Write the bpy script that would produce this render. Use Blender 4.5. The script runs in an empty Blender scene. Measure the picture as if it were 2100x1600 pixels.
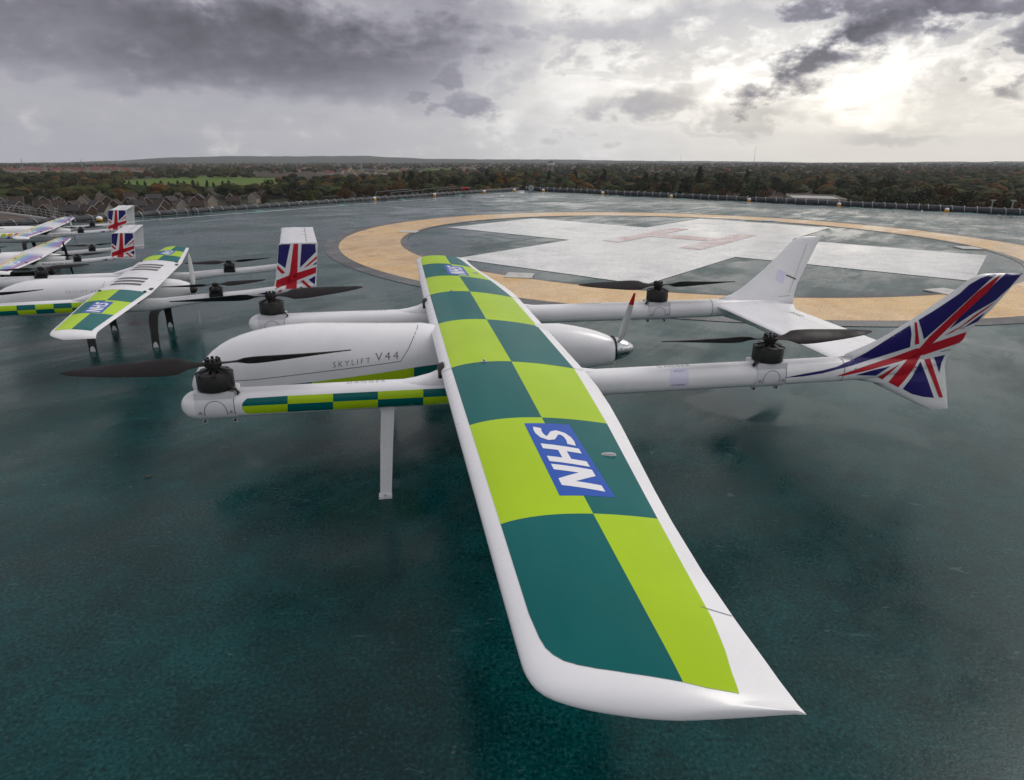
import bpy, bmesh, math, random
from math import radians, sin, cos, pi, sqrt, atan2
from mathutils import Vector, Matrix
from mathutils.bvhtree import BVHTree

# ---------------------------------------------------------------- camera
sc = bpy.context.scene
col = sc.collection
FPX, PITCH, ROLL, CAMH = 1292.2, 0.3534, 0.0137, 1.377     # focal length in px of the 2100x1600 photograph
_c, _s, _cp, _sp = cos(ROLL), sin(ROLL), cos(PITCH), sin(PITCH)
cam_d = bpy.data.cameras.new('camera')
cam = bpy.data.objects.new('camera', cam_d)
col.objects.link(cam)
sc.camera = cam
cam_d.sensor_width = 36.0
cam_d.lens = FPX / 2100.0 * 36.0
cam_d.clip_start = 0.05
cam_d.clip_end = 40000.0
_r = Vector((_c, _s * _sp, _s * _cp)); _u = Vector((-_s, _c * _sp, _c * _cp)); _b = Vector((0, -_cp, _sp))
cam.matrix_world = Matrix(((_r.x, _u.x, _b.x, 0), (_r.y, _u.y, _b.y, 0), (_r.z, _u.z, _b.z, CAMH), (0, 0, 0, 1)))
CAM = Vector((0, 0, CAMH))

def ray(px, py):
    x = (px - 1050.0) / FPX; y = -(py - 800.0) / FPX
    return _r * x + _u * y - _b

def ground(px, py, z=0.0):
    d = ray(px, py)
    return CAM + d * ((z - CAMH) / d.z)

# ---------------------------------------------------------------- small node language
class X:
    def __init__(s, nt, v): s.nt = nt; s.v = v
    def _op(s, op, *a):
        n = s.nt.nodes.new('ShaderNodeMath'); n.operation = op
        for i, q in enumerate((s,) + a):
            q = q.v if isinstance(q, X) else q
            if hasattr(q, 'links'): s.nt.links.new(q, n.inputs[i])
            else: n.inputs[i].default_value = float(q)
        return X(s.nt, n.outputs[0])
    def __add__(s, o): return s._op('ADD', o)
    __radd__ = __add__
    def __sub__(s, o): return s._op('SUBTRACT', o)
    def __rsub__(s, o): return (s * -1.0) + o
    def __mul__(s, o): return s._op('MULTIPLY', o)
    __rmul__ = __mul__
    def __truediv__(s, o): return s._op('DIVIDE', o)
    def __pow__(s, o): return s._op('POWER', o)
    def sin(s): return s._op('SINE')
    def abs(s): return s._op('ABSOLUTE')
    def gt(s, o): return s._op('GREATER_THAN', o)
    def lt(s, o): return s._op('LESS_THAN', o)
    def mn(s, o): return s._op('MINIMUM', o)
    def mx(s, o): return s._op('MAXIMUM', o)
    def exp(s): return s._op('EXPONENT')
    def ss(s, a, b, lo=0.0, hi=1.0):
        n = s.nt.nodes.new('ShaderNodeMapRange'); n.interpolation_type = 'SMOOTHSTEP'
        s.nt.links.new(s.v, n.inputs[0])
        for i, q in ((1, a), (2, b), (3, lo), (4, hi)): n.inputs[i].default_value = q
        return X(s.nt, n.outputs[0])

def xyz(nt, vec):
    n = nt.nodes.new('ShaderNodeSeparateXYZ'); nt.links.new(vec, n.inputs[0])
    return [X(nt, o) for o in n.outputs]
def comb(nt, a, b, c):
    n = nt.nodes.new('ShaderNodeCombineXYZ')
    for i, q in enumerate((a, b, c)):
        if isinstance(q, X): nt.links.new(q.v, n.inputs[i])
        else: n.inputs[i].default_value = q
    return n.outputs[0]
def noise(nt, vec, scale, detail=4.0, rough=0.55, dist=0.0):
    n = nt.nodes.new('ShaderNodeTexNoise')
    nt.links.new(vec, n.inputs['Vector'])
    n.inputs['Scale'].default_value = scale; n.inputs['Detail'].default_value = detail
    n.inputs['Roughness'].default_value = rough; n.inputs['Distortion'].default_value = dist
    return X(nt, n.outputs['Fac'])
def mixc(nt, f, a, b):
    n = nt.nodes.new('ShaderNodeMix'); n.data_type = 'RGBA'
    if isinstance(f, X): nt.links.new(f.v, n.inputs[0])
    else: n.inputs[0].default_value = f
    for i, q in ((6, a), (7, b)):
        if hasattr(q, 'links'): nt.links.new(q, n.inputs[i])
        else: n.inputs[i].default_value = (q[0], q[1], q[2], 1.0)
    return n.outputs[2]

# ---------------------------------------------------------------- world: broken overcast
SUN_AZ, SUN_EL = 66.0, 44.0        # degrees: azimuth to the right of +Y, elevation
world = bpy.data.worlds.new('World'); sc.world = world; world.use_nodes = True
world.cycles.sampling_method = 'MANUAL'; world.cycles.sample_map_resolution = 512
wt = world.node_tree; wt.nodes.clear()
w_out = wt.nodes.new('ShaderNodeOutputWorld'); w_bg = wt.nodes.new('ShaderNodeBackground')
wt.links.new(w_bg.outputs[0], w_out.inputs[0])
skyn = wt.nodes.new('ShaderNodeTexSky'); skyn.sky_type = 'NISHITA'; skyn.sun_disc = False
skyn.sun_elevation = radians(SUN_EL); skyn.sun_rotation = radians(SUN_AZ); skyn.air_density = 1.2; skyn.dust_density = 2.0
tcw = wt.nodes.new('ShaderNodeTexCoord')
dx, dy, dz = xyz(wt, tcw.outputs['Generated'])
az = dx._op('ARCTAN2', dy)                       # radians, 0 = straight ahead, + = right
el = dz.mx(-0.2)._op('ARCSINE')
def azel(px, py):
    d = ray(px, py).normalized()
    return atan2(d.x, d.y), math.asin(d.z)
nv = comb(wt, az * 1.0, el * 2.6, 0.0)
# cloud sheet seen in perspective: flattens towards the horizon like a real layer
hz = dz.mx(0.0) + 0.11
pl = comb(wt, dx / hz, dy / hz, 0.0)
n1 = noise(wt, nv, 2.6, 2.0, 0.55, 0.3)
n2 = noise(wt, comb(wt, az * 1.0 + 7.3, el * 2.2 + 3.1, 1.7), 6.0, 4.0, 0.6, 0.25)
n3 = noise(wt, comb(wt, az * 1.0 + 1.3, el * 5.0 + 9.1, 4.7), 3.4, 3.0, 0.55, 0.2)
n4 = noise(wt, pl, 0.9, 4.0, 0.6, 0.35)
n5 = noise(wt, comb(wt, az * 1.0 - 4.0, el * 1.7 + 2.1, 8.7), 15.0, 6.0, 0.62, 0.15)
n6 = noise(wt, comb(wt, az * 1.0 + 2.0, el * 1.6 - 5.0, 3.3), 36.0, 3.0, 0.6, 0.0)
waz = az + (n1 - 0.5) * 0.16 + (n2 - 0.5) * 0.22 + (n5 - 0.5) * 0.10
wel = el + (n3 - 0.5) * 0.06 + (n2 - 0.5) * 0.11 + (n5 - 0.5) * 0.075
wv_ = comb(wt, waz, wel, 0.0)
def cone(px, py, wx, wy, tilt=0.0):
    """1 in the direction of that pixel falling to 0 on an ellipse; half-widths in pixels"""
    a0, e0 = azel(px, py)
    m_ = wt.nodes.new('ShaderNodeMapping'); m_.vector_type = 'TEXTURE'
    wt.links.new(wv_, m_.inputs['Vector']); m_.inputs['Location'].default_value = (a0, e0, 0); m_.inputs['Rotation'].default_value = (0, 0, tilt)
    m_.inputs['Scale'].default_value = (1.75 * wx / FPX, 1.75 * wy / FPX, 1)
    g_ = wt.nodes.new('ShaderNodeTexGradient'); g_.gradient_type = 'SPHERICAL'; wt.links.new(m_.outputs[0], g_.inputs[0])
    return X(wt, g_.outputs[1])
def blob(*a): return cone(*a).ss(0.0, 0.85)
sun_a, sun_e = radians(SUN_AZ), radians(SUN_EL)
sdir = Vector((sin(sun_a) * cos(sun_e), cos(sun_a) * cos(sun_e), sin(sun_e)))
cs = dx * sdir.x + dy * sdir.y + dz * sdir.z
glow = cs.ss(0.12, 0.80)                          # bright side of the overcast round the hidden sun
# brightness of the layer
base = (glow * 0.26 + 0.66) * el.ss(0.22, 0.75, 1.0, 0.70)
base = base + (n4 - 0.5) * 0.30 + (n3 - 0.5) * 0.20
hb = el.ss(0.0, 0.16, 1.0, 0.0)
base = base * (1.0 - hb * 0.6) + hb * 0.6 * (glow * 0.16 + 0.80)
gap = (noise(wt, pl, 1.6, 4.0, 0.6, 0.6)).ss(0.56, 0.70) * el.ss(0.02, 0.1)
rag = (n5 - 0.5) * 1.9 + (n2 - 0.5) * 0.6 + (n6 - 0.5) * 0.8
def cloud(*a):
    """a blob with a ragged edge"""
    return (cone(*a) * 1.25 + rag).ss(0.12, 1.0)
dark = (blob(500, 80, 420, 105, -0.06) * 0.98).mx(blob(150, 210, 640, 190) * 0.54)
dark = dark.mx(blob(130, 60, 330, 95) * 0.84).mx(blob(700, 160, 200, 60, -0.25) * 0.66).mx(blob(850, 20, 220, 70) * 0.62)
dark = dark.mx(cloud(900, 160, 95, 36, 0.35) * 0.80).mx(cloud(955, 207, 90, 26, 0.15) * 0.78).mx(cloud(1020, 105, 90, 36, 0.3) * 0.62)
dark = dark.mx(cloud(1100, 75, 70, 26, 0.2) * 0.45).mx(cloud(1065, 165, 60, 26, 0.5) * 0.5).mx(cloud(1400, 190, 60, 26, 0.5) * 0.40).mx(cloud(860, 195, 60, 22, 0.3) * 0.55)
dark = dark.mx(cloud(1730, 84, 130, 44, 0.42) * 1.06).mx(cloud(1920, 4, 280, 32, -0.02) * 0.98).mx(cloud(2090, 112, 55, 42, 0.2) * 0.95).mx(cloud(2010, 60, 45, 16, 0.2) * 0.55)
dark = dark.mx(cloud(1310, 215, 120, 34, 0.2) * 0.66).mx(cloud(1560, 214, 120, 30, 0.05) * 0.62).mx(cloud(1840, 277, 85, 13) * 0.36).mx(cloud(1940, 222, 120, 22) * 0.26)
dark = dark.mx(cloud(1250, 75, 200, 38, 0.05) * 0.54).mx(blob(400, 292, 130, 12) * 0.28).mx(cloud(1480, 78, 160, 42, 0.1) * 0.48).mx(cloud(1420, 268, 130, 10) * 0.24)
dark = dark.mx(cloud(470, 232, 26, 11) * 0.36).mx(cloud(660, 235, 34, 14, 0.3) * 0.22).mx(cloud(210, 165, 60, 13) * 0.26).mx(cloud(70, 200, 50, 9) * 0.2)
streaks = noise(wt, comb(wt, az * 1.3 + 3.0, el * 7.0 + 1.0, 2.2), 3.6, 5.0, 0.6, 0.3).ss(0.50, 0.66)
puffs = noise(wt, comb(wt, az * 1.0 + 11.0, el * 1.9, 5.1), 8.5, 5.0, 0.62, 0.2).ss(0.50, 0.64)
dark = dark.mx(streaks * 0.32 * el.ss(0.02, 0.06)).mx(puffs * 0.42 * el.ss(0.03, 0.09))
# the same broken layer goes on everywhere else
rest = (n4 * 0.6 + n2 * 0.4).ss(0.47, 0.62) * el.ss(0.26, 0.42)
dark = dark.mx(rest * 0.68)
bright = blob(1280, 185, 280, 85) * 0.20 + blob(1820, 172, 230, 55) * 0.20 + blob(1560, 150, 200, 60) * 0.18 + cloud(1735, 208, 80, 24, 0.1) * 0.26 + cloud(1830, 228, 42, 10, 0.1) * 0.26 + cloud(1500, 235, 70, 14, 0.1) * 0.16 + cloud(1000, 250, 60, 12, 0.1) * 0.16
bright = bright + blob(200, 240, 420, 40) * 0.08
wisps = ((n5 - 0.5) * 0.55 + (n2 - 0.5) * 0.36 + (n6 - 0.5) * 0.16) * el.ss(0.0, 0.08, 0.25, 1.0)
lum = (base + bright) * (1.0 - dark * 0.84) + wisps * (0.35 + glow * 0.5)
lum = lum.mx(0.075).mn(3.0)
# dark parts of the clouds are a cold violet grey, bright ones nearly white, warm low down on the sun's side
tone = lum.ss(0.08, 0.75)
ccol = mixc(wt, tone, (0.95, 0.94, 1.16), (1.0, 0.98, 0.955))
warm = el.ss(0.0, 0.19, 1.0, 0.0) * glow.ss(0.2, 0.8)
ccol = mixc(wt, warm * 1.0, ccol, (1.03, 0.955, 0.82))
vm = wt.nodes.new('ShaderNodeVectorMath'); vm.operation = 'SCALE'
wt.links.new(ccol, vm.inputs[0]); wt.links.new(lum.v, vm.inputs['Scale'])
vs = wt.nodes.new('ShaderNodeVectorMath'); vs.operation = 'SCALE'
wt.links.new(skyn.outputs[0], vs.inputs[0]); vs.inputs['Scale'].default_value = 0.10
skymix = mixc(wt, gap * (1.0 - dark) * 0.22, vm.outputs[0], vs.outputs[0])
wt.links.new(skymix, w_bg.inputs[0]); w_bg.inputs[1].default_value = 1.0
world.cycles_visibility.camera = True if hasattr(world, 'cycles_visibility') else True

sun_d = bpy.data.lights.new('sun', 'SUN'); sun = bpy.data.objects.new('sun', sun_d); col.objects.link(sun)
sun_d.energy = 1.1; sun_d.angle = radians(28.0); sun_d.color = (1.0, 0.95, 0.88)
sun.rotation_euler = (-sdir).to_track_quat('-Z', 'Y').to_euler()
sun.location = (20, 50, 40)
sc.view_settings.view_transform = 'Standard'; sc.view_settings.look = 'None'
sc.view_settings.exposure = 0.2; sc.view_settings.gamma = 1.0
sc.view_settings.use_curve_mapping = False
sc.cycles.use_denoising = True
sc.cycles.max_bounces = 5; sc.cycles.diffuse_bounces = 3; sc.cycles.glossy_bounces = 3; sc.cycles.volume_bounces = 0; sc.cycles.sample_clamp_indirect = 4.0

# ---------------------------------------------------------------- materials
M = {}
def mat(name, colr, rough=0.5, metal=0.0, coat=0.0, var=0.0, vscale=6.0, bump=0.0, bscale=80.0, spec=0.5):
    m = bpy.data.materials.new(name); m.use_nodes = True
    nt = m.node_tree; b = nt.nodes['Principled BSDF']
    b.inputs['Base Color'].default_value = (*colr, 1); b.inputs['Roughness'].default_value = rough
    b.inputs['Metallic'].default_value = metal; b.inputs['Coat Weight'].default_value = coat
    b.inputs['Coat Roughness'].default_value = 0.16; b.inputs['Specular IOR Level'].default_value = spec
    tc = nt.nodes.new('ShaderNodeTexCoord'); ob = tc.outputs['Object']
    if var > 0:
        n = noise(nt, ob, vscale, 5.0, 0.6)
        c2 = tuple(max(0.0, q * (1 - var)) for q in colr); c1 = tuple(q * (1 + var * 0.6) for q in colr)
        nt.links.new(mixc(nt, n.ss(0.3, 0.7), c2, c1), b.inputs['Base Color'])
        rr = noise(nt, ob, vscale * 2.3, 4.0) .ss(0.3, 0.7, rough * 0.8, min(1.0, rough * 1.25))
        nt.links.new(rr.v, b.inputs['Roughness'])
    if bump > 0:
        bn = nt.nodes.new('ShaderNodeBump'); bn.inputs['Strength'].default_value = bump; bn.inputs['Distance'].default_value = 0.002
        nt.links.new(noise(nt, ob, bscale, 3.0).v, bn.inputs['Height']); nt.links.new(bn.outputs[0], b.inputs['Normal'])
    M[name] = m
    return m
mat('white_paint', (0.83, 0.83, 0.855), 0.32, coat=0.5, var=0.05, vscale=4.0)
mat('white_metal', (0.68, 0.68, 0.72), 0.4, var=0.06)
mat('grey_line', (0.10, 0.10, 0.12), 0.5)
mat('pale_print', (0.42, 0.43, 0.46), 0.5)
mat('print_black', (0.06, 0.06, 0.07), 0.45)
mat('vinyl_teal', (0.0, 0.118, 0.118), 0.36, coat=0.42, var=0.10, vscale=2.0, spec=.0)
mat('vinyl_lime', (0.40, 0.60, 0.012), 0.36, coat=0.42, var=0.08, vscale=2.0, spec=.0)
mat('vinyl_blue', (0.002, 0.075, 0.44), 0.4, coat=0.05, spec=.25)
mat('vinyl_white', (0.80, 0.80, 0.84), 0.3, coat=0.3)
mat('flag_blue', (0.016, 0.009, 0.135), 0.35, coat=0.1, spec=.3)
mat('flag_red', (0.50, 0.006, 0.022), 0.35, coat=0.1, spec=.3)
mat('sticker', (0.72, 0.71, 0.88), 0.45)
mat('carbon', (0.020, 0.018, 0.019), 0.5, var=0.08, vscale=6.0, spec=.14)
mat('motor_black', (0.012, 0.012, 0.013), 0.35, metal=0.3, var=0.2, vscale=30)
mat('rubber_black', (0.015, 0.015, 0.016), 0.55)
mat('bolt_steel', (0.5, 0.5, 0.52), 0.3, metal=0.9)
mat('copper', (0.45, 0.25, 0.14), 0.35, metal=0.8)
mat('chrome', (0.62, 0.64, 0.66), 0.10, metal=1.0)
mat('prop_white', (0.66, 0.66, 0.66), 0.35, coat=0.3)
mat('tip_red', (0.52, 0.02, 0.012), 0.4)
mat('galv', (0.33, 0.35, 0.37), 0.45, metal=0.6, var=0.2, vscale=3)
mat('lens_white', (0.78, 0.78, 0.76), 0.25)
mat('light_yellow', (0.72, 0.36, 0.01), 0.4)
mat('red_paint', (0.33, 0.02, 0.025), 0.4)
mat('net_dark', (0.055, 0.06, 0.068), 0.7, var=0.4, vscale=8, bump=0.6, bscale=60)
mat('hoop_pale', (0.30, 0.31, 0.33), 0.5)
mat('flush_green', (0.05, 0.22, 0.19), 0.5)
mat('pad_plate', (0.50, 0.49, 0.47), 0.5, var=0.15, vscale=8)
mat('vent_grey', (0.09, 0.085, 0.085), 0.5, var=0.2, vscale=60)
mat('dark_edge', (0.065, 0.068, 0.072), 0.5, var=0.2, vscale=3)

# ---------------------------------------------------------------- mesh helpers
def link(name, me, m=None, parent=None, smooth=None):
    o = bpy.data.objects.new(name, me); col.objects.link(o)
    if parent is not None: o.parent = parent
    if m is not None:
        for k in (m if isinstance(m, (list, tuple)) else [m]): me.materials.append(M[k] if isinstance(k, str) else k)
    if smooth is not None: smooth_by(me, smooth)
    return o
def smooth_by(me, ang):
    if ang is True: ang = 180
    me.polygons.foreach_set('use_smooth', [True] * len(me.polygons))
    if ang < 180:
        try: me.set_sharp_from_angle(angle=radians(ang))
        except Exception: pass
def pyd(name, vs, fs, m=None, parent=None, smooth=None):
    me = bpy.data.meshes.new(name); me.from_pydata([tuple(v) for v in vs], [], fs); me.update()
    bm = bmesh.new(); bm.from_mesh(me); bmesh.ops.recalc_face_normals(bm, faces=bm.faces); bm.to_mesh(me); bm.free()
    return link(name, me, m, parent, smooth)
def loft(rings, cap0=True, cap1=True, base=0):
    n = len(rings[0]); vs = [p for r in rings for p in r]; fs = []
    for i in range(len(rings) - 1):
        a = base + i * n; b = a + n
        for k in range(n):
            k2 = (k + 1) % n; fs.append((a + k, a + k2, b + k2, b + k))
    if cap0: fs.append(tuple(base + k for k in range(n))[::-1])
    if cap1: fs.append(tuple(base + (len(rings) - 1) * n + k for k in range(n)))
    return vs, fs
class Geo:
    def __init__(s): s.v = []; s.f = []
    def add(s, vf):
        vs, fs = vf; o = len(s.v); s.v += [Vector(p) for p in vs]; s.f += [tuple(i + o for i in q) for q in fs]; return s
    def loft(s, rings, c0=True, c1=True): return s.add(loft(rings, c0, c1))
    def box(s, x0, x1, y0, y1, z0, z1):
        p = [(x, y, z) for z in (z0, z1) for x, y in ((x0, y0), (x1, y0), (x1, y1), (x0, y1))]
        return s.add((p, [(3, 2, 1, 0), (4, 5, 6, 7), (0, 1, 5, 4), (1, 2, 6, 5), (2, 3, 7, 6), (3, 0, 4, 7)]))
    def tube(s, pts, r, n=8):
        pts = [Vector(p) for p in pts]; rings = []
        for i, p in enumerate(pts):
            t = (pts[min(i + 1, len(pts) - 1)] - pts[max(i - 1, 0)]).normalized()
            a = t.orthogonal().normalized() if i == 0 else (ref - t * ref.dot(t)).normalized()
            ref = a; b = t.cross(a); rr = r[i] if isinstance(r, (list, tuple)) else r
            rings.append([p + (a * cos(2 * pi * k / n) + b * sin(2 * pi * k / n)) * rr for k in range(n)])
        return s.loft(rings)
    def lathe(s, prof, c=(0, 0, 0), axis='z', n=24):
        rings = []
        for r, h in prof:
            ring = []
            for k in range(n):
                a = 2 * pi * k / n; p = (r * cos(a), r * sin(a), h)
                if axis == 'x': p = (h, p[0], p[1])
                if axis == 'y': p = (p[0], h, p[1])
                ring.append(Vector(p) + Vector(c))
            rings.append(ring)
        return s.loft(rings)
    def build(s, name, m, parent=None, smooth=None): return pyd(name, s.v, s.f, m, parent, smooth)
def tag(o, label=None, cat=None, group=None, kind=None):
    if label: o['label'] = label
    if cat: o['category'] = cat
    if group: o['group'] = group
    if kind: o['kind'] = kind
    return o
def empty(name, loc, rz=0.0, scale=1.0):
    o = bpy.data.objects.new(name, None); col.objects.link(o); o.location = loc; o.rotation_euler = (0, 0, rz)
    o.scale = (scale,) * 3; o.empty_display_size = 0.2
    return o
def interp(tab, x):
    if x <= tab[0][0]: return tab[0][1]
    for (a, p), (b, q) in zip(tab, tab[1:]):
        if x <= b: return p + (q - p) * (x - a) / (b - a)
    return tab[-1][1]
def smooth_interp(tab, x):
    """monotone-ish cubic through the table"""
    n = len(tab)
    if x <= tab[0][0]: return tab[0][1]
    if x >= tab[-1][0]: return tab[-1][1]
    def slope(i):
        if i == 0: return (tab[1][1] - tab[0][1]) / (tab[1][0] - tab[0][0])
        if i == n - 1: return (tab[-1][1] - tab[-2][1]) / (tab[-1][0] - tab[-2][0])
        a = (tab[i][1] - tab[i - 1][1]) / (tab[i][0] - tab[i - 1][0]); b = (tab[i + 1][1] - tab[i][1]) / (tab[i + 1][0] - tab[i][0])
        return 0.0 if a * b <= 0 else 2 * a * b / (a + b)
    for i in range(n - 1):
        if x <= tab[i + 1][0]:
            h = tab[i + 1][0] - tab[i][0]; t = (x - tab[i][0]) / h
            return (tab[i][1] * (1 + 2 * t) * (1 - t) ** 2 + slope(i) * h * t * (1 - t) ** 2
                    + tab[i + 1][1] * t * t * (3 - 2 * t) + slope(i + 1) * h * t * t * (t - 1))

# ---- printed or stuck-on film, laid on a surface: outline -> cut into strips -> dropped on the surface
def bvh_of(objs):
    vs, fs = [], []
    for o in objs:
        b = len(vs); vs += [v.co.copy() for v in o.data.vertices]; fs += [tuple(b + i for i in q.vertices) for q in o.data.polygons]
    return BVHTree.FromPolygons(vs, fs)
def flat_bm(polys):
    bm = bmesh.new()
    for p in polys:
        if isinstance(p, tuple) and p and p[0] == 'mesh':
            _, vs, fs = p; bv = [bm.verts.new((x, y, 0)) for x, y in vs]
            for q in fs:
                try: bm.faces.new([bv[i] for i in q])
                except ValueError: pass
        else:
            bm.faces.new([bm.verts.new((x, y, 0)) for x, y in p])
    bm.normal_update()
    bmesh.ops.triangulate(bm, faces=bm.faces)
    return bm
def film(name, polys, ray_of, bvh, m, parent, step=(0.02, 0.05), off=0.0008):
    bm = flat_bm(polys)
    xs = [v.co.x for v in bm.verts]; ys = [v.co.y for v in bm.verts]
    for ax, (lo, hi), st in ((0, (min(xs), max(xs)), step[0]), (1, (min(ys), max(ys)), step[1])):
        if not st: continue
        k = math.floor(lo / st) + 1
        while k * st < hi:
            co = [0, 0, 0]; no = [0, 0, 0]; co[ax] = k * st; no[ax] = 1
            bmesh.ops.bisect_plane(bm, geom=bm.verts[:] + bm.edges[:] + bm.faces[:], plane_co=co, plane_no=no, dist=1e-7)
            k += 1
    bad = []; d0 = None
    for v in bm.verts:
        o, d = ray_of(v.co.x, v.co.y); hit, nor, _, _ = bvh.ray_cast(o, d)
        if hit is None: bad.append(v); continue
        if nor.dot(d) > 0: nor = -nor
        v.co = hit + nor * off; d0 = d
    bmesh.ops.delete(bm, geom=bad, context='VERTS')
    for f in bm.faces:
        f.normal_update()
        if f.normal.dot(d0) > 0: f.normal_flip()
    me = bpy.data.meshes.new(name); bm.to_mesh(me); bm.free()
    return link(name, me, m, parent, True)
def text_poly(body, size=1.0, bold=0.0, shear=0.0, spacing=1.0, wx=1.0):
    """outline font text as a flat mesh piece: ('mesh', verts2d, faces) with its lower left at 0,0; also its width"""
    cu = bpy.data.curves.new('lettering', 'FONT'); cu.body = body; cu.size = size; cu.offset = bold; cu.shear = shear
    cu.space_character = spacing; cu.resolution_u = 3
    o = bpy.data.objects.new('lettering', cu); col.objects.link(o)
    dg = bpy.context.evaluated_depsgraph_get(); e = o.evaluated_get(dg); me = e.to_mesh()
    vs = [(v.co.x * wx, v.co.y) for v in me.vertices]; fs = [tuple(p.vertices) for p in me.polygons]
    e.to_mesh_clear(); bpy.data.objects.remove(o); bpy.data.curves.remove(cu)
    mx_ = min(v[0] for v in vs); my_ = min(v[1] for v in vs)
    vs = [(x - mx_, y - my_) for x, y in vs]
    return ('mesh', vs, fs), max(v[0] for v in vs), max(v[1] for v in vs)
def put(piece, fn):
    _, vs, fs = piece
    return ('mesh', [fn(x, y) for x, y in vs], fs)
def stroke(pts, w):
    """a line of even width as quads"""
    P = [Vector((x, y)) for x, y in pts]; L = []; Rr = []
    for i, p in enumerate(P):
        t = (P[min(i + 1, len(P) - 1)] - P[max(i - 1, 0)]).normalized(); nn = Vector((-t.y, t.x))
        L.append(p + nn * w / 2); Rr.append(p - nn * w / 2)
    n = len(P); vs = [tuple(q) for q in L + Rr]
    return ('mesh', vs, [(i, i + 1, n + i + 1, n + i) for i in range(n - 1)])
def nhs_letters():
    """heavy italic N, H and S in a box 2.9 wide and 1 high"""
    out = []
    sh = lambda x, y: (x + 0.20 * y, y)
    w = 0.235
    def poly(p): out.append([sh(x, y) for x, y in p])
    x = 0.0
    poly([(0, 0), (w, 0), (w, .60), (.86 - w * 1.1, 0), (.86, 0), (.86, 1), (.86 - w, 1), (.86 - w, .40), (w * 1.1, 1), (0, 1)])
    x = 0.98
    for q_ in ((0, w, 0, 1), (w, .82 - w, .39, .61), (.82 - w, .82, 0, 1)): poly([(x + q_[0], q_[2]), (x + q_[1], q_[2]), (x + q_[1], q_[3]), (x + q_[0], q_[3])])
    x = 1.92
    cl = [(0.74, 0.86), (0.58, 0.895), (0.42, 0.89), (0.27, 0.83), (0.21, 0.72), (0.26, 0.61), (0.40, 0.53), (0.53, 0.45), (0.60, 0.34), (0.55, 0.20), (0.42, 0.125), (0.24, 0.105), (0.02, 0.14)]
    s_ = stroke(cl, 0.215)
    out.append(('mesh', [sh(a + x, b) for a, b in s_[1]], s_[2]))
    return out
def nhs_decal(root, bvh, s0, s1, u0, u1, top=1.2):
    """box from span s0 to s1 (reading direction) and chord u0 (letter tops) to u1 (letter feet)"""
    down = lambda u, s: (Vector((u, s, top)), Vector((0, 0, -1)))
    film('logo_panel', [[(u0, s0), (u1, s0), (u1, s1), (u0, s1)]], down, bvh, 'vinyl_blue', root, (0.012, 0.0), 0.0012)
    ws, wu = s1 - s0, u1 - u0
    def fn(x, y): return (u1 - wu * (0.13 + 0.74 * y), s0 + ws * (0.055 + 0.89 * x / 2.90))
    pcs = []
    for p in nhs_letters():
        pcs.append(put(p, fn) if isinstance(p, tuple) else [fn(*q) for q in p])
    film('logo_letters', pcs, down, bvh, 'vinyl_white', root, (0.008, 0.0), 0.0018)
# ---------------------------------------------------------------- the large drone in front
BD_ANG = atan2(0.1845421, 0.98282461)
V0 = 3.075
big_loc = Vector((-0.1845421 * V0, 0.98282461 * V0, 0.0))
def airfoil(t, th, camber):
    yt = 5 * th * (0.2969 * sqrt(t) - 0.126 * t - 0.3516 * t * t + 0.2843 * t ** 3 - 0.1036 * t ** 4)
    yc = camber * 4 * t * (1 - t) * (1.25 - 0.5 * t)
    return yc + yt, yc - yt
def wing_ring(le, te, s, z0, dz, th, camber, k=1.0, n=22, droop=0.0, twist=None):
    c = te - le; ring = []
    for i in range(n + 1):
        t = 0.5 * (1 - cos(pi * i / n)); up, lo = airfoil(t, th, camber)
        ring.append(Vector((le + c * t, s, z0 - droop - dz * t + up * k * twist_c(c, twist))))
    for i in range(n - 1, 0, -1):
        t = 0.5 * (1 - cos(pi * i / n)); up, lo = airfoil(t, th, camber)
        ring.append(Vector((le + c * t, s, z0 - droop - dz * t + lo * k * twist_c(c, twist))))
    return ring
def twist_c(c, ref): return c if ref is None else ref
def capsule_rings(pts, n=20, sq=2.0):
    """(u, s, zc, half width, half height) -> superellipse rings across u"""
    out = []
    for u, s, zc, a, b in pts:
        ring = []
        for k in range(n):
            t = 2 * pi * k / n; c, q = cos(t), sin(t)
            ring.append(Vector((u, s + a * math.copysign(abs(c) ** (2 / sq), c), zc + b * math.copysign(abs(q) ** (2 / sq), q))))
        out.append(ring)
    return out
def blade(R, root_c, max_c, tip_c, hand, th0=33, th1=17, hub=0.02, zb=0.0, n=14, sweep=0.0):
    """one propeller blade along +x, thickness in z"""
    rings = []
    for i in range(n + 1):
        t = i / n; r = hub + (R - hub) * t
        c = smooth_interp([(0, root_c), (0.08, root_c * .95), (0.24, max_c * .98), (0.36, max_c), (0.60, max_c * 0.88), (0.85, max_c * 0.60), (0.95, max_c * 0.36), (1.0, tip_c)], t)
        be = radians(smooth_interp([(0, 5), (0.10, 12), (0.24, th0), (0.6, (th0 + th1) / 2), (1, th1)], t)) * hand
        tk = max(0.0048, c * (0.17 - 0.08 * t))
        ring = []
        for k in range(12):
            a = 2 * pi * k / 12; y = cos(a) * c / 2; z = sin(a) * tk / 2 + 0.04 * c * (1 - (2 * y / c) ** 2)
            y += sweep * t * t
            ring.append(Vector((r, y * cos(be) - z * sin(be), zb + y * sin(be) + z * cos(be) + 0.010 * t * t)))
        rings.append(ring)
    return rings
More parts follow.
